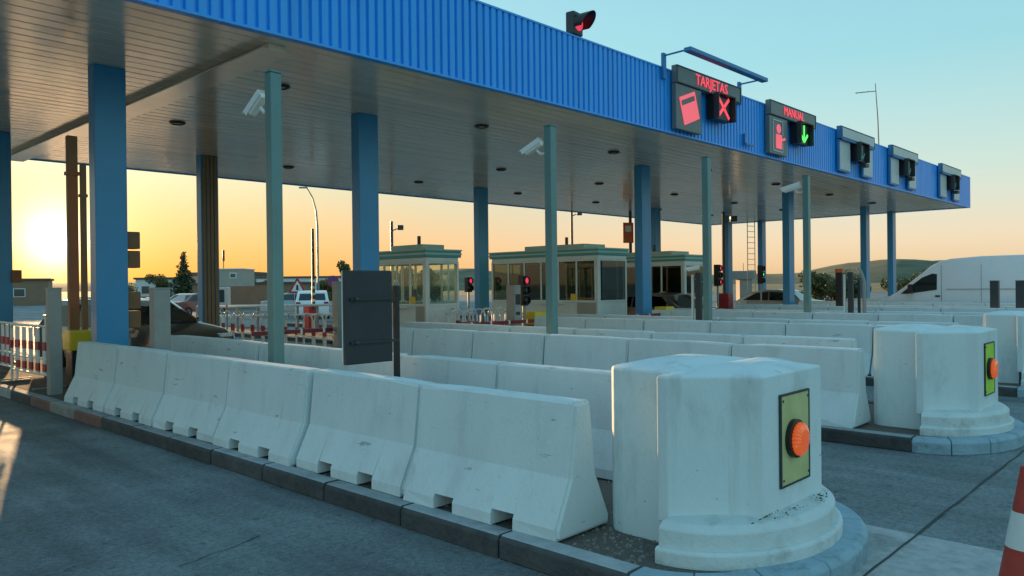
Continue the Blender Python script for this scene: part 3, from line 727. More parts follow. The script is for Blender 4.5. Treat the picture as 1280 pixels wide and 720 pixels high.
# ------------------------------------------------------------------ poles with cameras
def cam_unit(parent, loc, rz, tilt, sc=1.0):
    m = Matrix.Translation(loc) @ Matrix.Rotation(rz, 4, 'Z') @ Matrix.Rotation(tilt, 4, 'X') @ Matrix.Scale(sc, 4)
    b = MB().box(-.07, .07, -.2, .2, -.07, .07, mtx=m).build('camera_housing', 'offwhite', parent, bevel=.015)
    MB().box(-.085, .085, -.22, .30, .075, .09, mtx=m).box(-.088, -.076, -.22, .26, -.02, .075, mtx=m).box(.076, .088, -.22, .26, -.02, .075, mtx=m).build('sun_shield', 'white', b)
    MB().box(-.05, .05, .2, .206, -.05, .05, mtx=m).build('lens_window', 'black', b)
    return b
def cam_pole(k, x, y, ztop, w, label, camera=None, m='pole'):
    t = thing('camera_pole', label, 'pole', (x, y, .13), 0, 'tall square poles on the islands')
    MB().box(-w, w, -w, w, 0, ztop-.13).build('pole', m, t, bevel=.012)
    box('base_plate', 'dark', t, -w-.07, w+.07, -w-.07, w+.07, .002, .02)
    box('pole_cap', m, t, -w-.008, w+.008, -w-.008, w+.008, ztop-.128, ztop-.11)
    if camera:
        cz, rz, tl, sc = camera
        MB().tube([(0, w, cz-.13), (0, w+.14, cz-.13), (0, w+.22, cz-.06)], .022, 8).build('camera_bracket', 'offwhite', t)
        cam_unit(t, (0, w+.30, cz), rz, tl, sc)
    return t
cam_pole(0, 4.68, 8.22, 4.24, .07, 'tall grey-green pole with a white camera on the nearest island', (3.82, R(10), R(-40), .72))
cam_pole(1, 9.72, 8.3, 4.34, .072, 'tall pale green pole with a white camera on the second island', (3.92, R(15), R(-28), .8))
cam_pole(2, 14.68, 8.24, 4.38, .072, 'tall pale green pole without camera on the third island')
cam_pole(3, 19.68, 8.2, 4.46, .075, 'tall green-blue pole with a white camera on the fourth island', (4.06, R(15), R(-15), 1.0))
# lower posts with devices
def short_post(x, y, h, w, d, m, label, cat='post', base=.13, cap=True):
    t = thing('bollard_post', label, cat, (x, y, base), 0, 'short square posts on the islands')
    MB().box(-w, w, -d, d, 0, h).build('post', m, t, bevel=.012)
    if cap: box('cap', m, t, -w-.006, w+.006, -d-.006, d+.006, h+.001, h+.02)
    return t
short_post(3.87, 13.45, 1.64, .09, .085, 'postgrey', 'grey square post beside the yellow boom box, in front of the red-white fence')
short_post(4.55, 11.15, 1.62, .115, .085, 'postgrey', 'grey square post right of the first blue column, in front of the black car')
short_post(9.2, 13.6, 1.72, .12, .10, 'postgrey', 'pale grey post behind the dark sign back, at the end of the boom')
short_post(24.5, 5.02, 1.58, .10, .10, 'dark', 'dark post standing in front of the white van')
short_post(24.5, 4.42, 1.58, .10, .10, 'dark', 'dark post at the right edge in front of the white van')
# dark sign seen from behind
t = thing('dark_sign', 'dark sign panel seen from behind on a black post', 'sign', (4.92, 6.3, .13))
pn = MB().box(-.63, -.07, -.05, .0, .87, 1.78).build('panel', 'signback', t, bevel=.012)
box('panel_front', 'offwhite', pn, -.625, -.075, .002, .02, .875, 1.775)
for z in (1.08, 1.50):
    r_ = MB().box(-.58, .0, -.075, -.052, z-.012, z+.012).build('mounting_rail', 'signback', pn)
    MB().lathe([(.022, 0), (.022, .014), (.01, .02)], 10, Matrix.Translation((-.52, -.076, z)) @ Matrix.Rotation(PI/2, 4, 'X')).build('bolt', 'dark', r_)
MB().box(-.03, .02, -.055, -.005, 0, 1.63).build('post', 'black', t, bevel=.006)
box('rear_post', 'postgrey', t, .03, .06, .0, .05, 0, 1.66)
# camera-topped reader columns
def reader(x, y, h, label, lean=0, camhead=True):
    t = thing('reader_column', label, 'reader post', (x, y, .13), 0, 'reader columns on the far islands')
    MB().box(-.05, .05, -.07, .05, 0, h).build('column', 'dark', t, bevel=.01)
    MB().box(-.03, .03, -.24, -.18, 0, h-.2).build('dark_post', 'black', t, bevel=.006)
    MB().box(-.03, .03, .12, .16, .1, h-.05).build('rail_post', 'offwhite', t, bevel=.006)
    MB().tube([(0, .14, h-.12), (0, -.2, h-.25)], .015, 6).build('cross_bar', 'postgrey', t)
    if camhead: cam_unit(t, (0, .12, h+.08), R(20), R(-8), .6)
    return t
reader(14.85, 8.55, 1.85, 'grey reader column topped by a small camera on the third island')
reader(19.75, 7.15, 1.85, 'grey reader column without camera on the fourth island', camhead=False)
t = thing('curved_post', 'thin post with a curved top beside the reader column on the fourth island', 'post', (19.7, 6.8, .13))
MB().tube([(0, 0, 0), (0, 0, 1.6), (-.03, .05, 1.8), (-.06, .12, 1.95)], .045, 8).build('post', 'postgrey', t)
t = thing('call_box', 'dark call box with orange top on the fifth island', 'call box', (24.7, 9.3, .13))
MB().box(-.07, .07, -.13, .07, 0, 1.9).build('body', 'black', t, bevel=.01)
MB().box(-.08, .08, -.14, .08, 1.9, 2.02).build('top', 'orange', t, bevel=.01)
MB().box(-.06, .06, -.42, -.30, 0, 1.86).build('grey_post', 'postgrey', t, bevel=.01)
# brown poles and signal boxes beside the first column
t = thing('sensor_pole', 'taller brown pole left of the first blue column, against the sun', 'pole', (4.55, 14.75, .13)); MB().box(-.08, .08, -.06, .06, 0, 4.28).build('pole', 'brownpost', t, bevel=.01); box('bracket', 'brownpost', t, -.1, .1, -.08, .08, 3.6, 3.66)
t = thing('sensor_pole', 'shorter thin brown pole left of the first blue column, against the sun', 'pole', (4.62, 14.42, .13)); MB().box(-.045, .045, -.04, .04, 0, 3.75).build('pole', 'brownpost', t, bevel=.01); box('bracket', 'brownpost', t, -.06, .06, -.05, .05, 3.2, 3.25)
def sigbox(x, y, z, n, label, m='brownpost', lit=None):
    t = thing('signal_box', label, 'signal', (x, y, z), 0, 'signal boxes mounted on columns')
    for i in range(n):
        b = MB().box(-.10, .10, -.11, .11, i*.31, i*.31+.28).build('lamp_case', m, t, bevel=.015)
        MB().lathe([(.085, 0), (.085, .1), (.08, .1), (.07, .01)], 14, Matrix.Translation((0, .11, i*.31+.14)) @ Matrix.Rotation(-PI/2, 4, 'X')).build('visor', 'black', b)
    return t
sigbox(4.98, 13.3, 2.10, 2, 'upper pair of brown signal boxes on the right of the first column')
sigbox(4.98, 13.3, 1.12, 2, 'lower pair of brown signal boxes on the right of the first column')
sigbox(5.02, 20.1, 1.93, 1, 'brown signal box on the column at the left edge')

# ------------------------------------------------------------------ booths
def booth(x, y, w, L, H, label, nwin, seedv):
    gl = 'glass' if L > 4 else 'glassclear'
    rr_ = random.Random(seedv)
    t = thing('toll_booth', label, 'toll booth', (x, y, .133), 0, 'glazed toll booths on the islands')
    zb, zw = 1.08, H-.34
    box('base_wall', 'offwhite', t, .02, w-.02, .02, L-.02, 0, zb, bevel=.01)
    box('floor_plinth', 'dark', t, -.03, w+.03, -.03, L+.03, -.001, .06)
    box('lintel', 'alu', t, .01, w-.01, .01, L-.01, zw, H-.221, bevel=.008)
    rf = box('roof', 'teal', t, -.05, w+.05, -.05, L+.05, H-.22, H-.04, bevel=.01)
    box('roof_stripe', 'tealpale', rf, -.062, w+.062, -.062, L+.062, H-.15, H-.10)
    box('roof_edge', 'tealpale', rf, -.07, w+.07, -.07, L+.07, H-.04, H)
    ru = box('roof_unit', 'tealpale', t, .2, w-.2, L*.15, L*.7, H+.001, H+.15, bevel=.015)
    box('vent_pipe', 'dark', ru, w*.5, w*.5+.07, L*.4, L*.4+.07, H+.151, H+.42)
    for px, py in ((0, 0), (w-.07, 0), (0, L-.07), (w-.07, L-.07)): box('corner_post', 'alu', t, px, px+.07, py, py+.07, zb-.9, zw+.0, bevel=.006)
    # side windows on both long sides
    if L > 4: box('window_dark_sheet', 'black', t, w-.12, w-.08, .1, L-.1, zb+.002, zw-.07)  # black sheet added inside so the windows read as a dim interior
    for side in (0, 1):
        xx = 0 if side == 0 else w-.05
        for i in range(nwin):
            y0 = .09+(L-.18)*i/nwin; y1 = .09+(L-.18)*(i+1)/nwin
            door = (side == 0 and i == nwin-2 and nwin > 3)
            wd = box('window_frame' if not door else 'door_frame', 'alu', t, xx, xx+.05, y0, y0+.05, zb+.002 if not door else .07, zw-.002)
            box('sill', 'alu', wd, xx-.004, xx+.054, y0+.051, y1-.001, zb+.004, zb+.05)
            box('head_rail', 'alu', wd, xx-.004, xx+.054, y0+.051, y1-.001, zw-.05, zw-.004)
            box('pane', gl, wd, xx+.02, xx+.028, y0+.051, y1-.001, zb+.05, zw-.05)
    for yy in (0, L-.05):
        wd = box('window_frame', 'alu', t, .075, .12, yy, yy+.05, zb+.002, zw-.002); box('sill', 'alu', wd, .121, w-.075, yy-.004, yy+.054, zb+.004, zb+.05)
        box('head_rail', 'alu', wd, .121, w-.075, yy-.004, yy+.054, zw-.05, zw-.004); box('pane', gl, wd, .121, w-.075, yy+.02, yy+.028, zb+.05, zw-.05)
        box('mullion', 'alu', wd, w*.68, w*.68+.05, yy+.029, yy+.05, zb+.05, zw-.05)
    # interior
    dk = box('desk', 'beige', t, .1, w*.55, L*.25, L*.6, zb+.002, zb+.10)
    box('monitor', 'black', dk, .25, .30, L*.3, L*.3+.4, zb+.12, zb+.45)
    if L > 4: box('inner_cabinet', 'dark', t, w*.55, w-.1, L*.45, L*.8, zb-.001, zw-.3)
    if L > 4: box('inner_dark_sheet', 'black', t, w*.5, w*.5+.04, L*.06, L*.55, zb+.001, zw-.25)  # second black sheet added to stand in for shade inside the booth
    box('ceiling', 'dark', t, .06, w-.06, .06, L-.06, zw-.06, zw-.03)
    box('note', 'yellow', t, -.004, -.001, L*.18, L*.18+.25, zb+.06, zb+.25)
    lw = box('lower_panel', 'beige', t, -.002, .019, .1, L*.18, .1, zb-.02)
    box('shelf', 'alu', t, -.16, .0, L*.3, L*.55, zb-.06, zb-.02)
    return t
booth(13.6, 16.05, 1.2, 2.5, 2.62, 'first glazed booth with teal roof, right of the dark sign', 4, 1)
booth(18.65, 14.1, 1.48, 4.5, 2.72, 'longest glazed booth with teal roof in the middle of the photo', 6, 2)
booth(23.65, 14.15, 1.6, 4.3, 2.62, 'third glazed booth with teal roof, partly behind a blue column', 5, 3)

# ------------------------------------------------------------------ boom gates
def boom(x, y, L, label, raised=False, hasarm=True, bandm='darkred'):
    t = thing('boom_gate', label, 'boom gate', (x, y, .132), 0, 'boom gates at the toll lanes')
    c_ = MB().box(-.18, .18, -.16, .16, 0, .62).build('cabinet', 'black', t, bevel=.015)
    box('door_panel', 'dark', c_, -.14, .14, -.172, -.162, .08, .56); box('notice', 'white', c_, -.08, .06, -.18, -.173, .18, .32)
    MB().box(-.22, .22, -.2, .2, .621, .95).build('hood', 'yellow', t, bevel=.03)
    if hasarm:
        n = 9; seg = L/n
        for i in range(n):
            m = bandm
            a = 0.24+i*seg; ln = seg-.002
            MB().box(-a-ln, -a, -.225, -.17, .70, .78).build('arm_band', m, t)
            if i % 2: MB().box(-a-.025, -a+.025, -.232, -.163, .693, .787).build('reflector', 'white', t)
        MB().tube([(-.24, -.2, .74), (.2, -.2, .74)], .04, 10).build('pivot_arm', 'dark', t)
    return t
boom(4.45, 14.1, 2.0, 'yellow-topped boom box at the left, arm hidden, beside the first column', hasarm=False)
boom(9.95, 14.0, 2.35, 'boom gate with dark red arm across the lane in front of the black car')
boom(14.45, 12.9, 2.75, 'boom gate with yellow box and dark red arm in front of middle booth')
boom(19.42, 12.3, 2.6, 'boom gate with yellow box just right of the middle blue column')
# raised arm
t = thing('raised_boom', 'raised boom arm standing upright beyond the fences, red at its foot', 'boom gate', (16.44, 26.28, 0))
MB().box(-.2, .2, -.2, .2, 0, 1.05).build('cabinet', 'red', t, bevel=.02)
MB().tube([(0, -.22, .9), (0, -.22, 4.0)], .07, 8, .05).build('arm', 'dark', t)
for i in range(4): MB().tube([(0, -.22, 1.2+i*.25), (0, -.22, 1.3+i*.25)], .073, 8).build('band', 'white', t)

# ------------------------------------------------------------------ small signals by the booths
def signal(x, y, h, n, lit, label, base=.132):
    t = thing('lane_signal', label, 'traffic light', (x, y, base), 0, 'small lane signals by the booths')
    MB().tube([(0, 0, 0), (0, 0, h)], .035, 8).build('post', 'postgrey', t)
    bd = MB().box(-.10, .10, -.08, .10, h-.24*n-.02, h).build('case', 'black', t, bevel=.02)
    for i in range(n):
        z = h-.125-.24*i; m = Matrix.Translation((0, -.082, z)) @ Matrix.Rotation(PI/2, 4, 'X')
        MB().lathe([(.085, 0), (.075, .02), (.03, .03)], 14, m).build('lens', lit[i], bd)
        MB().lathe([(.10, 0), (.10, .07), (.092, .07), (.088, 0)], 14, m).build('visor', 'black', bd)
    return t
signal(14.1, 12.95, 1.85, 3, ['sigred', 'black', 'black'], 'lane signal glowing red in front of the middle booth')
signal(24.4, 13.3, 2.25, 3, ['sigred', 'black', 'sigred'], 'lane signal showing two red lights right of the pale green pole')
signal(29.45, 14.15, 2.3, 3, ['black', 'siggreen', 'black'], 'lane signal showing green, beside the far ladder')
signal(18.0, 19.05, 1.9, 2, ['sigred', 'black'], 'small signal seen left of the blue column between the booths')
t = thing('red_cabinet', 'small red cabinet under the double red signal', 'cabinet', (24.75, 13.2, .132)); MB().box(-.18, .18, -.2, .2, 0, 1.25).build('body', 'red', t, bevel=.015); box('door', 'darkred', t, -.14, .14, -.212, -.202, .1, 1.1)
t = thing('ladder', 'thin steel ladder hanging from the far end of the canopy', 'ladder', (42.3, 20.9, 0), R(-20))
for s_ in (-.28, .28): MB().tube([(s_, 0, 1.2), (s_, 0, 5.28)], .025, 6).build('rail', 'postgrey', t)
for i in range(12): MB().tube([(-.28, 0, 1.5+i*.32), (.28, 0, 1.5+i*.32)], .018, 6).build('rung', 'postgrey', t)
t = thing('ticket_machine', 'grey ticket machine column in front of the middle booth', 'machine', (13.62, 12.86, .132)); MB().box(-.11, .11, -.16, .12, 0, 1.62).build('body', 'postgrey', t, bevel=.02); box('screen', 'black', t, -.08, .08, -.172, -.162, 1.15, 1.4); box('slot', 'dark', t, -.07, .07, -.17, -.162, .9, .98)

# ------------------------------------------------------------------ fences of white tubes with red bands
def fence(x, y, rz, label, L=1.9, H=1.02, n=5):
    t = thing('barrier_fence', label, 'fence', (x, y, .134), rz, 'white and red tubular fences on the islands')
    MB().tube([(0, 0, 0), (0, 0, H-.06), (0, .06, H), (0, L-.06, H), (0, L, H-.06), (0, L, 0)], .022, 8).build('frame', 'white', t, smooth=True)
    MB().tube([(0, .02, .22), (0, L-.02, .22)], .016, 6).build('lower_rail', 'white', t)
    MB().tube([(0, .02, .48), (0, L-.02, .48)], .016, 6).build('middle_rail', 'white', t)
    for i in range(n):
        yy = (i+1)*L/(n+1)
        s_ = box('slat', 'white', t, -.012, .012, yy-.065, yy+.065, .235, H-.025)
        box('red_band', 'red', s_, -.016, .016, yy-.069, yy+.069, .62, .76); box('red_band', 'red', s_, -.016, .016, yy-.069, yy+.069, .27, .40)
    for yy in (0, L): box('red_band', 'red', t, -.026, .026, yy-.026, yy+.026, .60, .74)
    for yy in (.12, L-.12): MB().tube([(-.25, yy, .02), (.25, yy, .02)], .018, 6).build('foot', 'postgrey', t)
    return t
for (x0, x1, yy, hh, lb) in ((4.62, 4.76, 16.5, 1.12, 'narrow grey box added behind the slatted fence to split the sun streaks'),):  # added box, sized and set to cut the sun patch into streaks
    t = thing('streak_blocker', lb, 'cabinet', ((x0+x1)/2, yy, .132)); hw = (x1-x0)/2
    MB().box(-hw, hw, -.15, .15, 0, hh).build('body', 'offwhite', t, bevel=.012); box('door', 'postgrey', t, -hw+.025, hw-.025, -.162, -.152, .12, hh-.08); box('lid', 'postgrey', t, -hw-.015, hw+.015, -.165, .165, hh+.001, hh+.03)
for i in range(3): fence(4.02, 14.1+i*1.98, R(rb.uniform(-3, 3)), 'white and red slatted fence on the nearest island, %s from the camera' % ORD[i])
def hoop(x, y, rz, label, z=.134):
    t = thing('hoop_fence', label, 'fence', (x, y, z), rz, 'white hooped fences beyond the booms')
    for i in range(3):
        y0 = i*.52; h = MB()
        h.tube([(0, y0, 0), (0, y0, .82), (0, y0+.05, .93), (0, y0+.14, .99), (0, y0+.30, .99), (0, y0+.39, .93), (0, y0+.44, .82), (0, y0+.44, 0)], .024, 6); h.build('hoop', 'white', t, smooth=True)
        for yy in (0, .44): MB().tube([(0, y0+yy, .48), (0, y0+yy, .66)], .028, 6).build('red_band', 'red', t)
        MB().tube([(0, y0, .42), (0, y0+.44, .42)], .018, 6).build('rail', 'white', t); MB().tube([(0, y0, .18), (0, y0+.44, .18)], .018, 6).build('rail', 'white', t)
    return t
for i in range(4): hoop(9.95+.05*i, 14.9+i*1.72, R(rb.uniform(-4, 4)), 'white hooped fence with red bands on the second island, %s from the camera' % ORD[i])
for i in range(2): hoop(14.5, 13.6+i*1.72, R(rb.uniform(-4, 4)), 'white hooped fence below the first booth, %s from the camera' % ORD[i])
for i in range(2): hoop(12.95+i*1.62, 14.95, R(-90), 'white hooped fence across the island below the first booth, %s from the left' % ORD[i])
for i in range(3): hoop(27.6+i*1.7, 15.6, R(-90), 'white hooped fence far right beyond the booths, %s from the left' % ORD[i], 0.002)

# ------------------------------------------------------------------ vehicles (local: x across, y forward, z up)
def vehicle(name, label, cat, loc, rz, prof, W_, belt, tum, body, side_wins, front_w, rear_w, axles, wr, extras=None, group=None, lamps=None):
    t = thing(name, label, cat, loc, rz, group)
    zs = [p[1] for p in prof]; cy = sum(p[0] for p in prof)/len(prof); cz = (min(zs)+max(zs))/2
    def hx(z): return W_/2*(1-max(0, z-belt)*tum)
    def ring(s_, ins):
        return [Vector((s_*hx(z)*1.0, cy+(y-cy)*(1-ins), cz+(z-cz)*(1-ins*1.2))) for y, z in prof]
    rings = []
    for fx, ins in ((-1, .035), (-.985, .014), (-.93, .003), (-.6, 0), (0, -.004), (.6, 0), (.93, .003), (.985, .014), (1, .035)):
        rings.append([Vector((v.x, v.y, v.z)) for v in ring(fx, ins)])
    b = MB().rings(rings).build('body', body, t, smooth=True)
    for pts in side_wins:
        for s_ in (-1, 1):
            n = len(pts); vs = []
            for k_, off in ((0, .010), (1, -.02)):
                vs += [Vector((s_*(hx(z)+off), cy+(y-cy)*.985, z)) for y, z in pts]
            MB().add(vs, [tuple(range(n)), tuple(range(2*n-1, n-1, -1))]+[(i, n+i, n+(i+1) % n, (i+1) % n) for i in range(n)]).build('side_window', 'carglass' if n < 9 else 'carglass', t)
    for nm, wdef in (('windscreen', front_w), ('rear_window', rear_w)):
        if not wdef: continue
        (ya, za), (yb, zb_), fr = wdef
        d = Vector((0, yb-ya, zb_-za)).normalized(); nrm = Vector((0, d.z, -d.y))
        if (nm == 'windscreen') != (nrm.y > 0): nrm = -nrm
        vs = []
        for off in (.012, -.02):
            for y, z, q in ((ya, za, 1), (yb, zb_, 1)):
                for s_ in (-1, 1): vs.append(Vector((s_*hx(z)*fr, y, z))+nrm*off)
        MB().add(vs, [(0, 1, 3, 2), (4, 6, 7, 5), (0, 2, 6, 4), (2, 3, 7, 6), (3, 1, 5, 7), (1, 0, 4, 5)]).build(nm, 'carglass', t)
    for ya in axles:
        for s_ in (-1, 1):
            m = Matrix.Translation((s_*(W_/2-.10), ya, wr)) @ Matrix.Rotation(PI/2*s_, 4, 'Y')
            w_ = MB().lathe([(wr*.62, -.09), (wr*.95, -.10), (wr, -.06), (wr, .08), (wr*.95, .115), (wr*.66, .118), (wr*.62, .09)], 22, m).build('wheel', 'tyre', t, smooth=True)
            MB().lathe([(wr*.62, .0), (wr*.62, .095), (wr*.5, .10), (wr*.15, .075), (.02, .09)], 18, m).build('rim', 'rim', w_)
    for nm, m, (x0, x1, y0, y1, z0, z1) in (lamps or []):
        for s_ in (-1, 1):
            a, b_ = sorted((s_*x0, s_*x1)); box(nm, m, t, a, b_, y0, y1, z0, z1, bevel=.012)
    for nm, m, (x0, x1, y0, y1, z0, z1) in (extras or []): box(nm, m, t, x0, x1, y0, y1, z0, z1, bevel=.012)
    return t
# white van, nose towards the booths
van_prof = [(0, .32), (0, .9), (.02, 1.6), (.04, 2.35), (.12, 2.53), (.5, 2.6), (2.2, 2.59), (3.2, 2.52), (3.55, 2.44), (3.85, 2.26), (4.6, 1.62), (5.0, 1.30), (5.25, 1.16), (5.55, 1.02), (5.72, .85), (5.78, .6), (5.74, .34)]
vehicle('delivery_van', 'white high-roof van in the lane at the right edge', 'van', (31.75, 4.5, 0), 0, van_prof, 2.02, 1.0, .075, 'carwhite',
        [[(3.62, 1.42), (3.62, 1.98), (3.78, 2.0), (4.12, 1.86), (4.85, 1.28), (4.6, 1.27)]],
        ((5.02, 1.31), (3.95, 2.18), .86), None, (1.0, 4.75), .34,
        extras=[('side_moulding', 'carsilver', (-1.035, -1.0, .3, 5.0, .72, .80)), ('door_seam', 'dark', (-1.006, -1.0, 3.45, 3.462, .5, 2.3)), ('door_seam', 'dark', (-1.006, -1.0, 2.2, 2.21, .5, 2.3)),
                ('rail_seam', 'carsilver', (-1.008, -1.0, .3, 3.3, 1.42, 1.45)), ('door_handle', 'black', (-1.03, -1.0, 3.5, 3.66, 1.16, 1.22)), ('wing_mirror', 'black', (-1.28, -1.02, 4.35, 4.5, 1.3, 1.62)), ('wing_mirror', 'black', (1.02, 1.28, 4.35, 4.5, 1.3, 1.62))],
        lamps=[('headlight', 'headl', (.62, .95, 5.42, 5.66, .82, 1.02))])
hatch = [(0, .30), (-.02, .62), (.03, .92), (.10, 1.0), (.55, 1.44), (.85, 1.54), (1.6, 1.57), (2.3, 1.50), (3.2, 1.02), (3.9, .90), (4.15, .74), (4.18, .34)]
hd = R(-75); nose = Vector((7.05, 15.3, 0)); dv0 = Vector((math.cos(hd), math.sin(hd), 0))
vehicle('parked_car', 'black hatchback facing the camera in the lane by the first column', 'car', tuple(nose-dv0*4.18), hd-PI/2, hatch, 1.80, .92, .20, 'carblack',
        [[(.62, 1.0), (.85, 1.42), (1.5, 1.45), (1.5, 1.0)], [(1.56, 1.0), (1.56, 1.45), (2.2, 1.40), (2.95, 1.02)]],
        ((3.15, 1.05), (2.35, 1.46), .86), ((.14, 1.04), (.52, 1.40), .82), (.75, 3.3), .33,
        extras=[('bumper', 'cardark', (-.82, .82, 4.12, 4.24, .34, .52)), ('grille', 'black', (-.5, .5, 4.17, 4.21, .56, .70)), ('number_plate', 'white', (-.26, .26, 4.24, 4.25, .40, .50)), ('wing_mirror', 'carblack', (-1.06, -.9, 2.7, 2.85, .98, 1.12)), ('wing_mirror', 'carblack', (.9, 1.06, 2.7, 2.85, .98, 1.12)), ('roof_rail', 'carsilver', (-.64, -.60, .8, 2.2, 1.565, 1.595)), ('roof_rail', 'carsilver', (.60, .64, .8, 2.2, 1.565, 1.595))],
        lamps=[('tail_light', 'tail', (.62, .88, -.03, .12, .74, .96)), ('headlight', 'headl', (.52, .84, 3.98, 4.14, .68, .82))], group='cars in and beyond the toll lanes')
sedan = [(0, .30), (-.01, .6), (.04, .92), (.75, 1.0), (1.25, 1.36), (1.7, 1.45), (2.4, 1.44), (2.9, 1.30), (3.5, .98), (4.3, .86), (4.5, .66), (4.52, .32)]
def sedan_car(label, loc, rz, body):
    return vehicle('parked_car', label, 'car', loc, rz, sedan, 1.78, .9, .22, body,
        [[(.95, 1.0), (1.35, 1.32), (2.0, 1.36), (2.0, 1.0)], [(2.06, 1.0), (2.06, 1.36), (2.6, 1.31), (3.2, 1.0)]],
        ((3.45, 1.0), (2.8, 1.34), .86), ((.80, 1.02), (1.24, 1.34), .84), (.85, 3.6), .32,
        lamps=[('tail_light', 'tail', (.55, .84, -.02, .10, .68, .86)), ('headlight', 'headl', (.5, .82, 4.34, 4.5, .62, .78))],
        extras=[('number_plate', 'white', (-.26, .26, -.03, -.012, .55, .66)), ('number_plate', 'white', (-.26, .26, 4.5, 4.535, .42, .52))], group='cars in and beyond the toll lanes')
sedan_car('dark car in the lane behind the middle blue column', (22.2, 12.3, 0), 0, 'cardark')
sedan_car('silver-roofed car far right in front of the ladder', (32.0, 12.6, 0), 0, 'carsilver')
sedan_car('dark car beside the far right blue columns', (32.4, 19.0, 0), 0, 'cardark')
pick = [(0, .5), (0, 1.05), (1.9, 1.07), (1.95, 1.75), (2.2, 1.88), (3.2, 1.86), (3.95, 1.18), (4.9, 1.08), (5.1, .8), (5.1, .5)]
def pickup(label, loc, rz, sc=1):
    return vehicle('pickup_truck', label, 'truck', loc, rz, pick, 1.9, 1.1, .12, 'carwhite', [[(2.1, 1.2), (2.2, 1.7), (3.1, 1.7), (3.75, 1.2)]], ((3.9, 1.22), (3.25, 1.8), .85), None, (1.0, 4.2), .38,
        lamps=[('headlight', 'headl', (.6, .9, 4.95, 5.1, .8, 1.0))], extras=[('bumper', 'black', (-.9, .9, 5.06, 5.16, .45, .7)), ('grille', 'black', (-.5, .5, 5.08, 5.13, .75, .98))], group='cars in and beyond the toll lanes')
pickup('white pickup coming out of the sun at the far left', (9.0, 44.5, 0), R(168))
vehicle('parked_car', 'white hatchback seen from behind beyond the hooped fences', 'car', (23.2, 36.9, 0), R(-33), hatch, 1.78, .92, .20, 'carwhite',
        [[(.62, 1.0), (.85, 1.42), (1.5, 1.45), (1.5, 1.0)], [(1.56, 1.0), (1.56, 1.45), (2.2, 1.40), (2.95, 1.02)]],
        ((3.15, 1.05), (2.35, 1.46), .86), ((.14, 1.04), (.52, 1.40), .82), (.75, 3.3), .33,
        lamps=[('tail_light', 'tail', (.62, .86, -.03, .12, .74, .96))], group='cars in and beyond the toll lanes')
sedan_car('dark red car parked far left below the conifer', (20.0, 48.0, 0), R(-70), 'carred')
sedan_car('pale car parked near the low brown wall', (24.0, 44.0, 0), R(-120), 'carsilver')

# ------------------------------------------------------------------ traffic cone
t = thing('traffic_cone', 'red and white traffic cone at the lower right edge', 'traffic cone', (4.765, .838, .0045))
box('base', 'black', t, -.19, .19, -.19, .19, .001, .035, bevel=.012)
def cr(z): return .162-(.162-.03)*z/.76
def ring_part(nm, m, z0, z1, d=0): MB().lathe([(cr(z0)+d, z0), (cr(z1)+d, z1)], 32).build(nm, m, t, smooth=True)
ring_part('body', 'coneor', .034, .76); ring_part('white_band', 'conewh', .355, .54, .002)
MB().lathe([(.031, .76), (.028, .775), (.012, .78)], 20).build('tip', 'coneor', t, smooth=True)

# ------------------------------------------------------------------ road signs and lamps beyond
t = thing('warning_sign', 'white triangular warning sign with red border beyond the fences', 'road sign', (24.16, 39.94, 0), R(-50))
MB().tube([(0, 0, 0), (0, 0, 2.0)], .035, 8).build('post', 'postgrey', t)
tb = MB(); poly_xz(tb, [(-.55, 1.42), (.55, 1.42), (0, 2.36)], -.06, -.04); pt = tb.build('red_triangle', 'red', t)
tb = MB(); poly_xz(tb, [(-.36, 1.53), (.36, 1.53), (0, 2.14)], -.075, -.061); tb.build('white_field', 'white', pt)
tb = MB(); poly_xz(tb, [(-.07, 1.6), (.07, 1.6), (.05, 1.9), (-.05, 1.9)], -.085, -.076); tb.build('black_mark', 'black', pt)
t = thing('no_parking_sign', 'round blue sign with red ring on a grey post', 'road sign', (25.6, 38.45, 0), R(-50))
MB().tube([(0, 0, 0), (0, 0, 2.0)], .05, 8).build('post', 'postgrey', t)
rm_ = Matrix.Translation((0, -.06, 2.08)) @ Matrix.Rotation(PI/2, 4, 'X')
dk = MB().lathe([(.34, 0), (.34, .02)], 24, rm_).build('red_disc', 'red', t); MB().lathe([(.26, .021), (.26, .028)], 24, rm_).build('blue_disc', 'purple', dk)
tb = MB(); bar(tb, -.2, 1.9, .2, 2.26, .07, -.10, -.089); tb.build('red_bar', 'red', dk)
t = thing('street_lamp', 'tall curved street lamp in the evening sky left of the blue column', 'street lamp', (38.85, 60.8, 0), R(-45))
MB().tube([(0, 0, 0), (0, 0, 7.2), (-.1, 0, 8.6), (-.4, 0, 9.8), (-.9, 0, 10.7)], .11, 8, .06).build('pole', 'postgrey', t, smooth=True)
MB().box(-1.6, -.85, -.12, .12, 10.66, 10.80).build('lamp_head', 'postgrey', t, bevel=.03)
def floodpole(x, y, h, label, rz):
    t = thing('floodlight_pole', label, 'light pole', (x, y, 0), rz)
    MB().tube([(0, 0, 0), (0, 0, h)], .09, 8, .07).build('pole', 'dark', t)
    MB().tube([(0, 0, h-.5), (.35, 0, h-.35)], .03, 6).build('arm', 'dark', t); MB().box(.3, .6, -.12, .12, h-.45, h-.2).build('flood_head', 'dark', t, bevel=.03)
floodpole(24.82, 31.96, 5.1, 'dark pole with floodlight above the first booth', R(-47))
floodpole(35.1, 28.4, 6.2, 'thin dark pole above the middle booth', R(-47))
floodpole(31.98, 17.12, 4.95, 'thin pole beside the far blue column', R(-47))
t = thing('banner_sign', 'orange banner sign on a pole beside the middle blue column', 'sign', (31.75, 22.0, 0), R(-35))
MB().tube([(0, 0, 0), (0, 0, 5.85)], .08, 8).build('pole', 'dark', t)
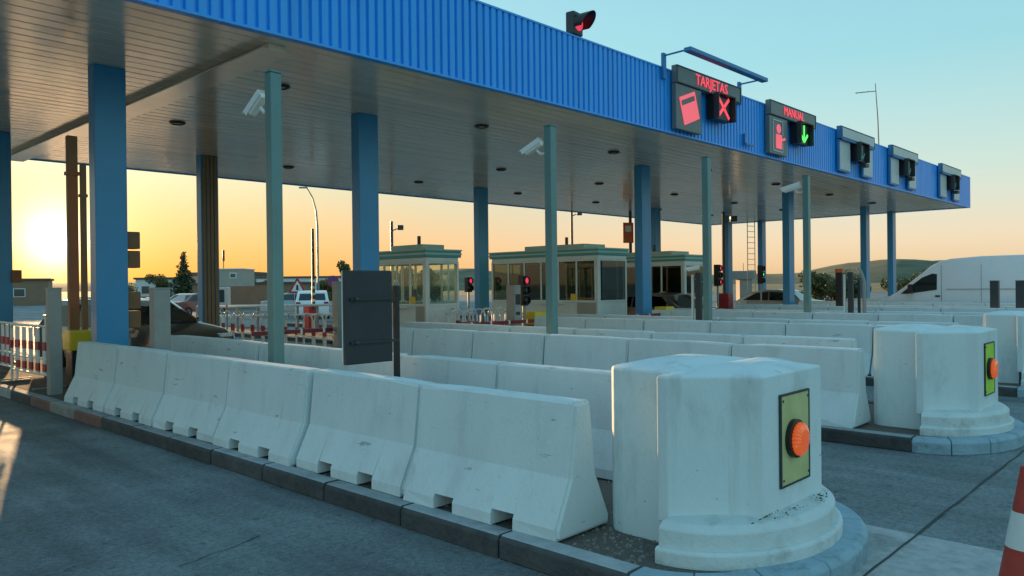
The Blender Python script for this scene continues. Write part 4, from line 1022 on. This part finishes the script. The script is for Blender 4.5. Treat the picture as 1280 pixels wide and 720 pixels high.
MB().box(-.42, .12, -.12, -.085, 3.75, 4.75).build('banner', 'orange', t, bevel=.01); MB().box(-.3, .0, -.13, -.122, 4.3, 4.6).build('banner_mark', 'offwhite', t)
t = thing('control_kiosk', 'small grey kiosk with overhanging top far right of the booths', 'kiosk', (46.6, 23.6, 0), R(-45))
MB().box(-.35, .45, -.4, .4, 0, 1.95).build('stem', 'beige', t, bevel=.02); MB().box(-1.0, .7, -.5, .5, 1.95, 2.5).build('top', 'postgrey', t, bevel=.02); MB().tube([(0, 0, 2.5), (0, 0, 3.0)], .03, 6).build('aerial', 'dark', t)
t = thing('equipment_box', 'white-framed grey equipment box behind the black car', 'box', (13.1, 27.0, 0), R(-45))
MB().tube([(-.3, 0, 0), (-.3, 0, 1.2)], .03, 6).build('leg', 'postgrey', t); MB().tube([(.3, 0, 0), (.3, 0, 1.2)], .03, 6).build('leg', 'postgrey', t)
b_ = MB().box(-.38, .38, -.2, .2, 1.15, 1.8).build('case', 'white', t, bevel=.03); box('screen', 'dark', b_, -.28, .28, -.215, -.202, 1.25, 1.7)

# ------------------------------------------------------------------ buildings beyond
def building(name, label, loc, rz, w, d, h, wallm, roofm, wins=(), over=.2, par=.25, cat='building'):
    t = thing(name, label, cat, loc, rz, 'low buildings beyond the plaza')
    wl_ = box('wall', wallm, t, -w/2, w/2, 0, d, 0, h)
    box('roof', roofm, t, -w/2-over, w/2+over, -over, d+over, h+.002, h+par)
    for (a, b, z0, z1) in wins:
        f_ = box('window', 'offwhite', t, a, b, -.05, -.003, z0, z1); box('pane', 'cardark', f_, a+.08, b-.08, -.065, -.052, z0+.08, z1-.08)
    return t
building('low_building', 'white flat-roofed building left of the conifer', (41.2, 102, 0), R(-43), 5.2, 5, 3.0, 'offwhite', 'roofdk', [(-1.9, -.8, 1.1, 2.2), (.5, 1.6, 1.1, 2.2)])
building('prefab_cabin', 'cream prefabricated cabin with one small window and roof mast', (28.3, 57.4, 1.9), R(-46), 2.8, 3, 1.3, 'beige', 'offwhite', [(.45, 1.0, .6, 1.05)], .06, .08, 'cabin')
t = thing('cabin_mast', 'dark mast with thick head on the prefabricated cabin', 'mast', (28.4, 57.6, 3.3)); MB().tube([(0, 0, -.02), (0, 0, .7)], .03, 6).build('pole', 'dark', t); MB().tube([(0, 0, .55), (0, 0, 1.4)], .09, 8).build('head', 'dark', t)
building('brown_shed', 'long brown shed with low wall under the cabin', (32.5, 62, 0), R(-46), 9, 5, 2.1, 'brownwall', 'roofdk', [(-3, -2, 1, 1.7)], .15, .15)
building('white_warehouse', 'long white warehouse behind the triangular sign', (60, 98, 0), R(-46), 13, 8, 3.1, 'offwhite', 'roofdk', [(-4, -2.8, 1.2, 2.2), (-1, .2, 1.2, 2.2), (2, 3.2, 1.2, 2.2)])
building('grey_warehouse', 'grey roofed warehouse between the cabin and the first pole', (53, 108, 0), R(-46), 9, 8, 3.6, 'beige', 'roofdk', [(-2, -.8, 1.2, 2.2)], .3, .5)
building('low_building', 'low house in front of the sunset at the far left', (26.5, 103, 0), R(-20), 5, 6, 2.9, 'brownwall', 'roofdk', [(-1, .2, 1, 2)])
# long guard rail and retaining wall
t = thing('guard_rail', 'long white double guard rail behind the hooped fences', 'guard rail', (0, 0, 0))
p0, p1 = Vector((13, 28.5, 0)), Vector((19.5, 22.5, 0)); dv = (p1-p0); nrm = Vector((-dv.y, dv.x, 0)).normalized()
mb = MB(); 
for zr in (.72, 1.08): MB().tube([p0+Vector((0, 0, zr)), p1+Vector((0, 0, zr))], .055, 6).build('rail', 'white', t)
for i in range(13):
    q = p0+dv*i/12; MB().tube([q, q+Vector((0, 0, 1.08))], .05, 6).build('post', 'postgrey', t)

# ------------------------------------------------------------------ vegetation
def leafquad(mb, p, s_, rnd):
    u = Vector((rnd.gauss(0, 1), rnd.gauss(0, 1), rnd.gauss(0, 1))).normalized(); v = u.cross(Vector((rnd.gauss(0, 1), rnd.gauss(0, 1), rnd.gauss(0, 1)))).normalized()
    mb.add([p-u*s_, p+v*s_*.5, p+u*s_, p-v*s_*.5], [(0, 1, 2, 3)])
def conifer(x, y, h, r, label, seedv):
    rnd = random.Random(seedv); t = thing('conifer_tree', label, 'tree', (x, y, 0))
    MB().tube([(0, 0, 0), (0, 0, h*.6), (0, 0, h)], .16, 8, .02).build('trunk', 'bark', t)
    mb = MB(); z = .5
    while z < h:
        k = 1-z/h; rr = r*(k**.85)*(rnd.uniform(.75, 1.1)); nb = max(4, int(11*k+4)); a0 = rnd.uniform(0, 6)
        for i in range(nb):
            a = a0+2*PI*i/nb+rnd.uniform(-.2, .2); L = rr*rnd.uniform(.7, 1.12)
            for j in range(max(4, int(L*30))):
                q = rnd.random()**.7; p = Vector((math.cos(a)*L*q, math.sin(a)*L*q, z-.22*L*q+rnd.gauss(0, .05)))
                p += Vector((rnd.gauss(0, .07), rnd.gauss(0, .07), 0)); leafquad(mb, p, rnd.uniform(.08, .18), rnd)
        z += .17+.12*k
    mb.build('crown', 'conifer', t)
def bush(x, y, h, r, label, seedv, m='leaf', nm='shrub', n=5000):
    rnd = random.Random(seedv); t = thing(nm, label, 'tree' if h > 2.5 else 'shrub', (x, y, 0), 0, 'trees and shrubs beyond the plaza')
    tr = MB().tube([(0, 0, 0), (.05, 0, h*.5), (0, .05, h*.8)], .09*h/3, 6, .02)
    for i in range(4):
        a = i*1.6; tr.tube([(0, 0, h*.3), (math.cos(a)*r*.5, math.sin(a)*r*.5, h*.65)], .04*h/3, 5, .01)
    tr.build('trunk', 'bark', t)
    mb = MB(); cl = [(Vector((rnd.gauss(0, .42)*r, rnd.gauss(0, .42)*r, h*rnd.uniform(.15, .88))), rnd.uniform(.25, .5)*r) for _ in range(16)]
    for i in range(n):
        c_, rr = rnd.choice(cl); d = Vector((rnd.gauss(0, 1), rnd.gauss(0, 1), rnd.gauss(0, 1))).normalized()*rr*rnd.random()**.4
        p = c_+d; p.z = max(.15, p.z); leafquad(mb, p, rnd.uniform(.05, .12)*(1+h/8), rnd)
    mb.build('crown', m, t)
conifer(34.9, 79.5, 5.6, 1.9, 'dark pointed conifer against the yellow sky', 1)
bushes = [(57.5, 84, 5.2, 1.4, 'small round tree above the white warehouse'), (45.2, 62.5, 3.4, 1.6, 'olive shrub right of the triangular sign'), (47.8, 60.6, 3.9, 1.7, 'taller olive shrub behind the round blue sign'),
          (50.2, 59.0, 3.4, 1.6, 'olive shrub partly behind the dark sign panel'), (43.0, 65, 2.6, 1.5, 'low shrub under the triangular sign'), (38, 69, 2.4, 1.5, 'low brown shrub left of the triangular sign'),
          (34.5, 74, 2.2, 1.4, 'low shrub at the right foot of the conifer'), (41, 99, 3.5, 1.6, 'shrub on top of the flat white building roof line'), (62, 24.8, 2.7, 1.9, 'bushy green tree left of the dark call box'),
          (63.5, 23.0, 2.3, 1.8, 'bushy green tree behind the dark call box'), (66, 19.0, 2.2, 2.0, 'low green shrub left of the white van'), (33, 92, 2.3, 1.6, 'shrub between the first column and the white building')]
for i, (x, y, h, r, lb) in enumerate(bushes): bush(x, y, h, r, lb, 40+i, 'leaf' if i % 3 else 'leaf2')
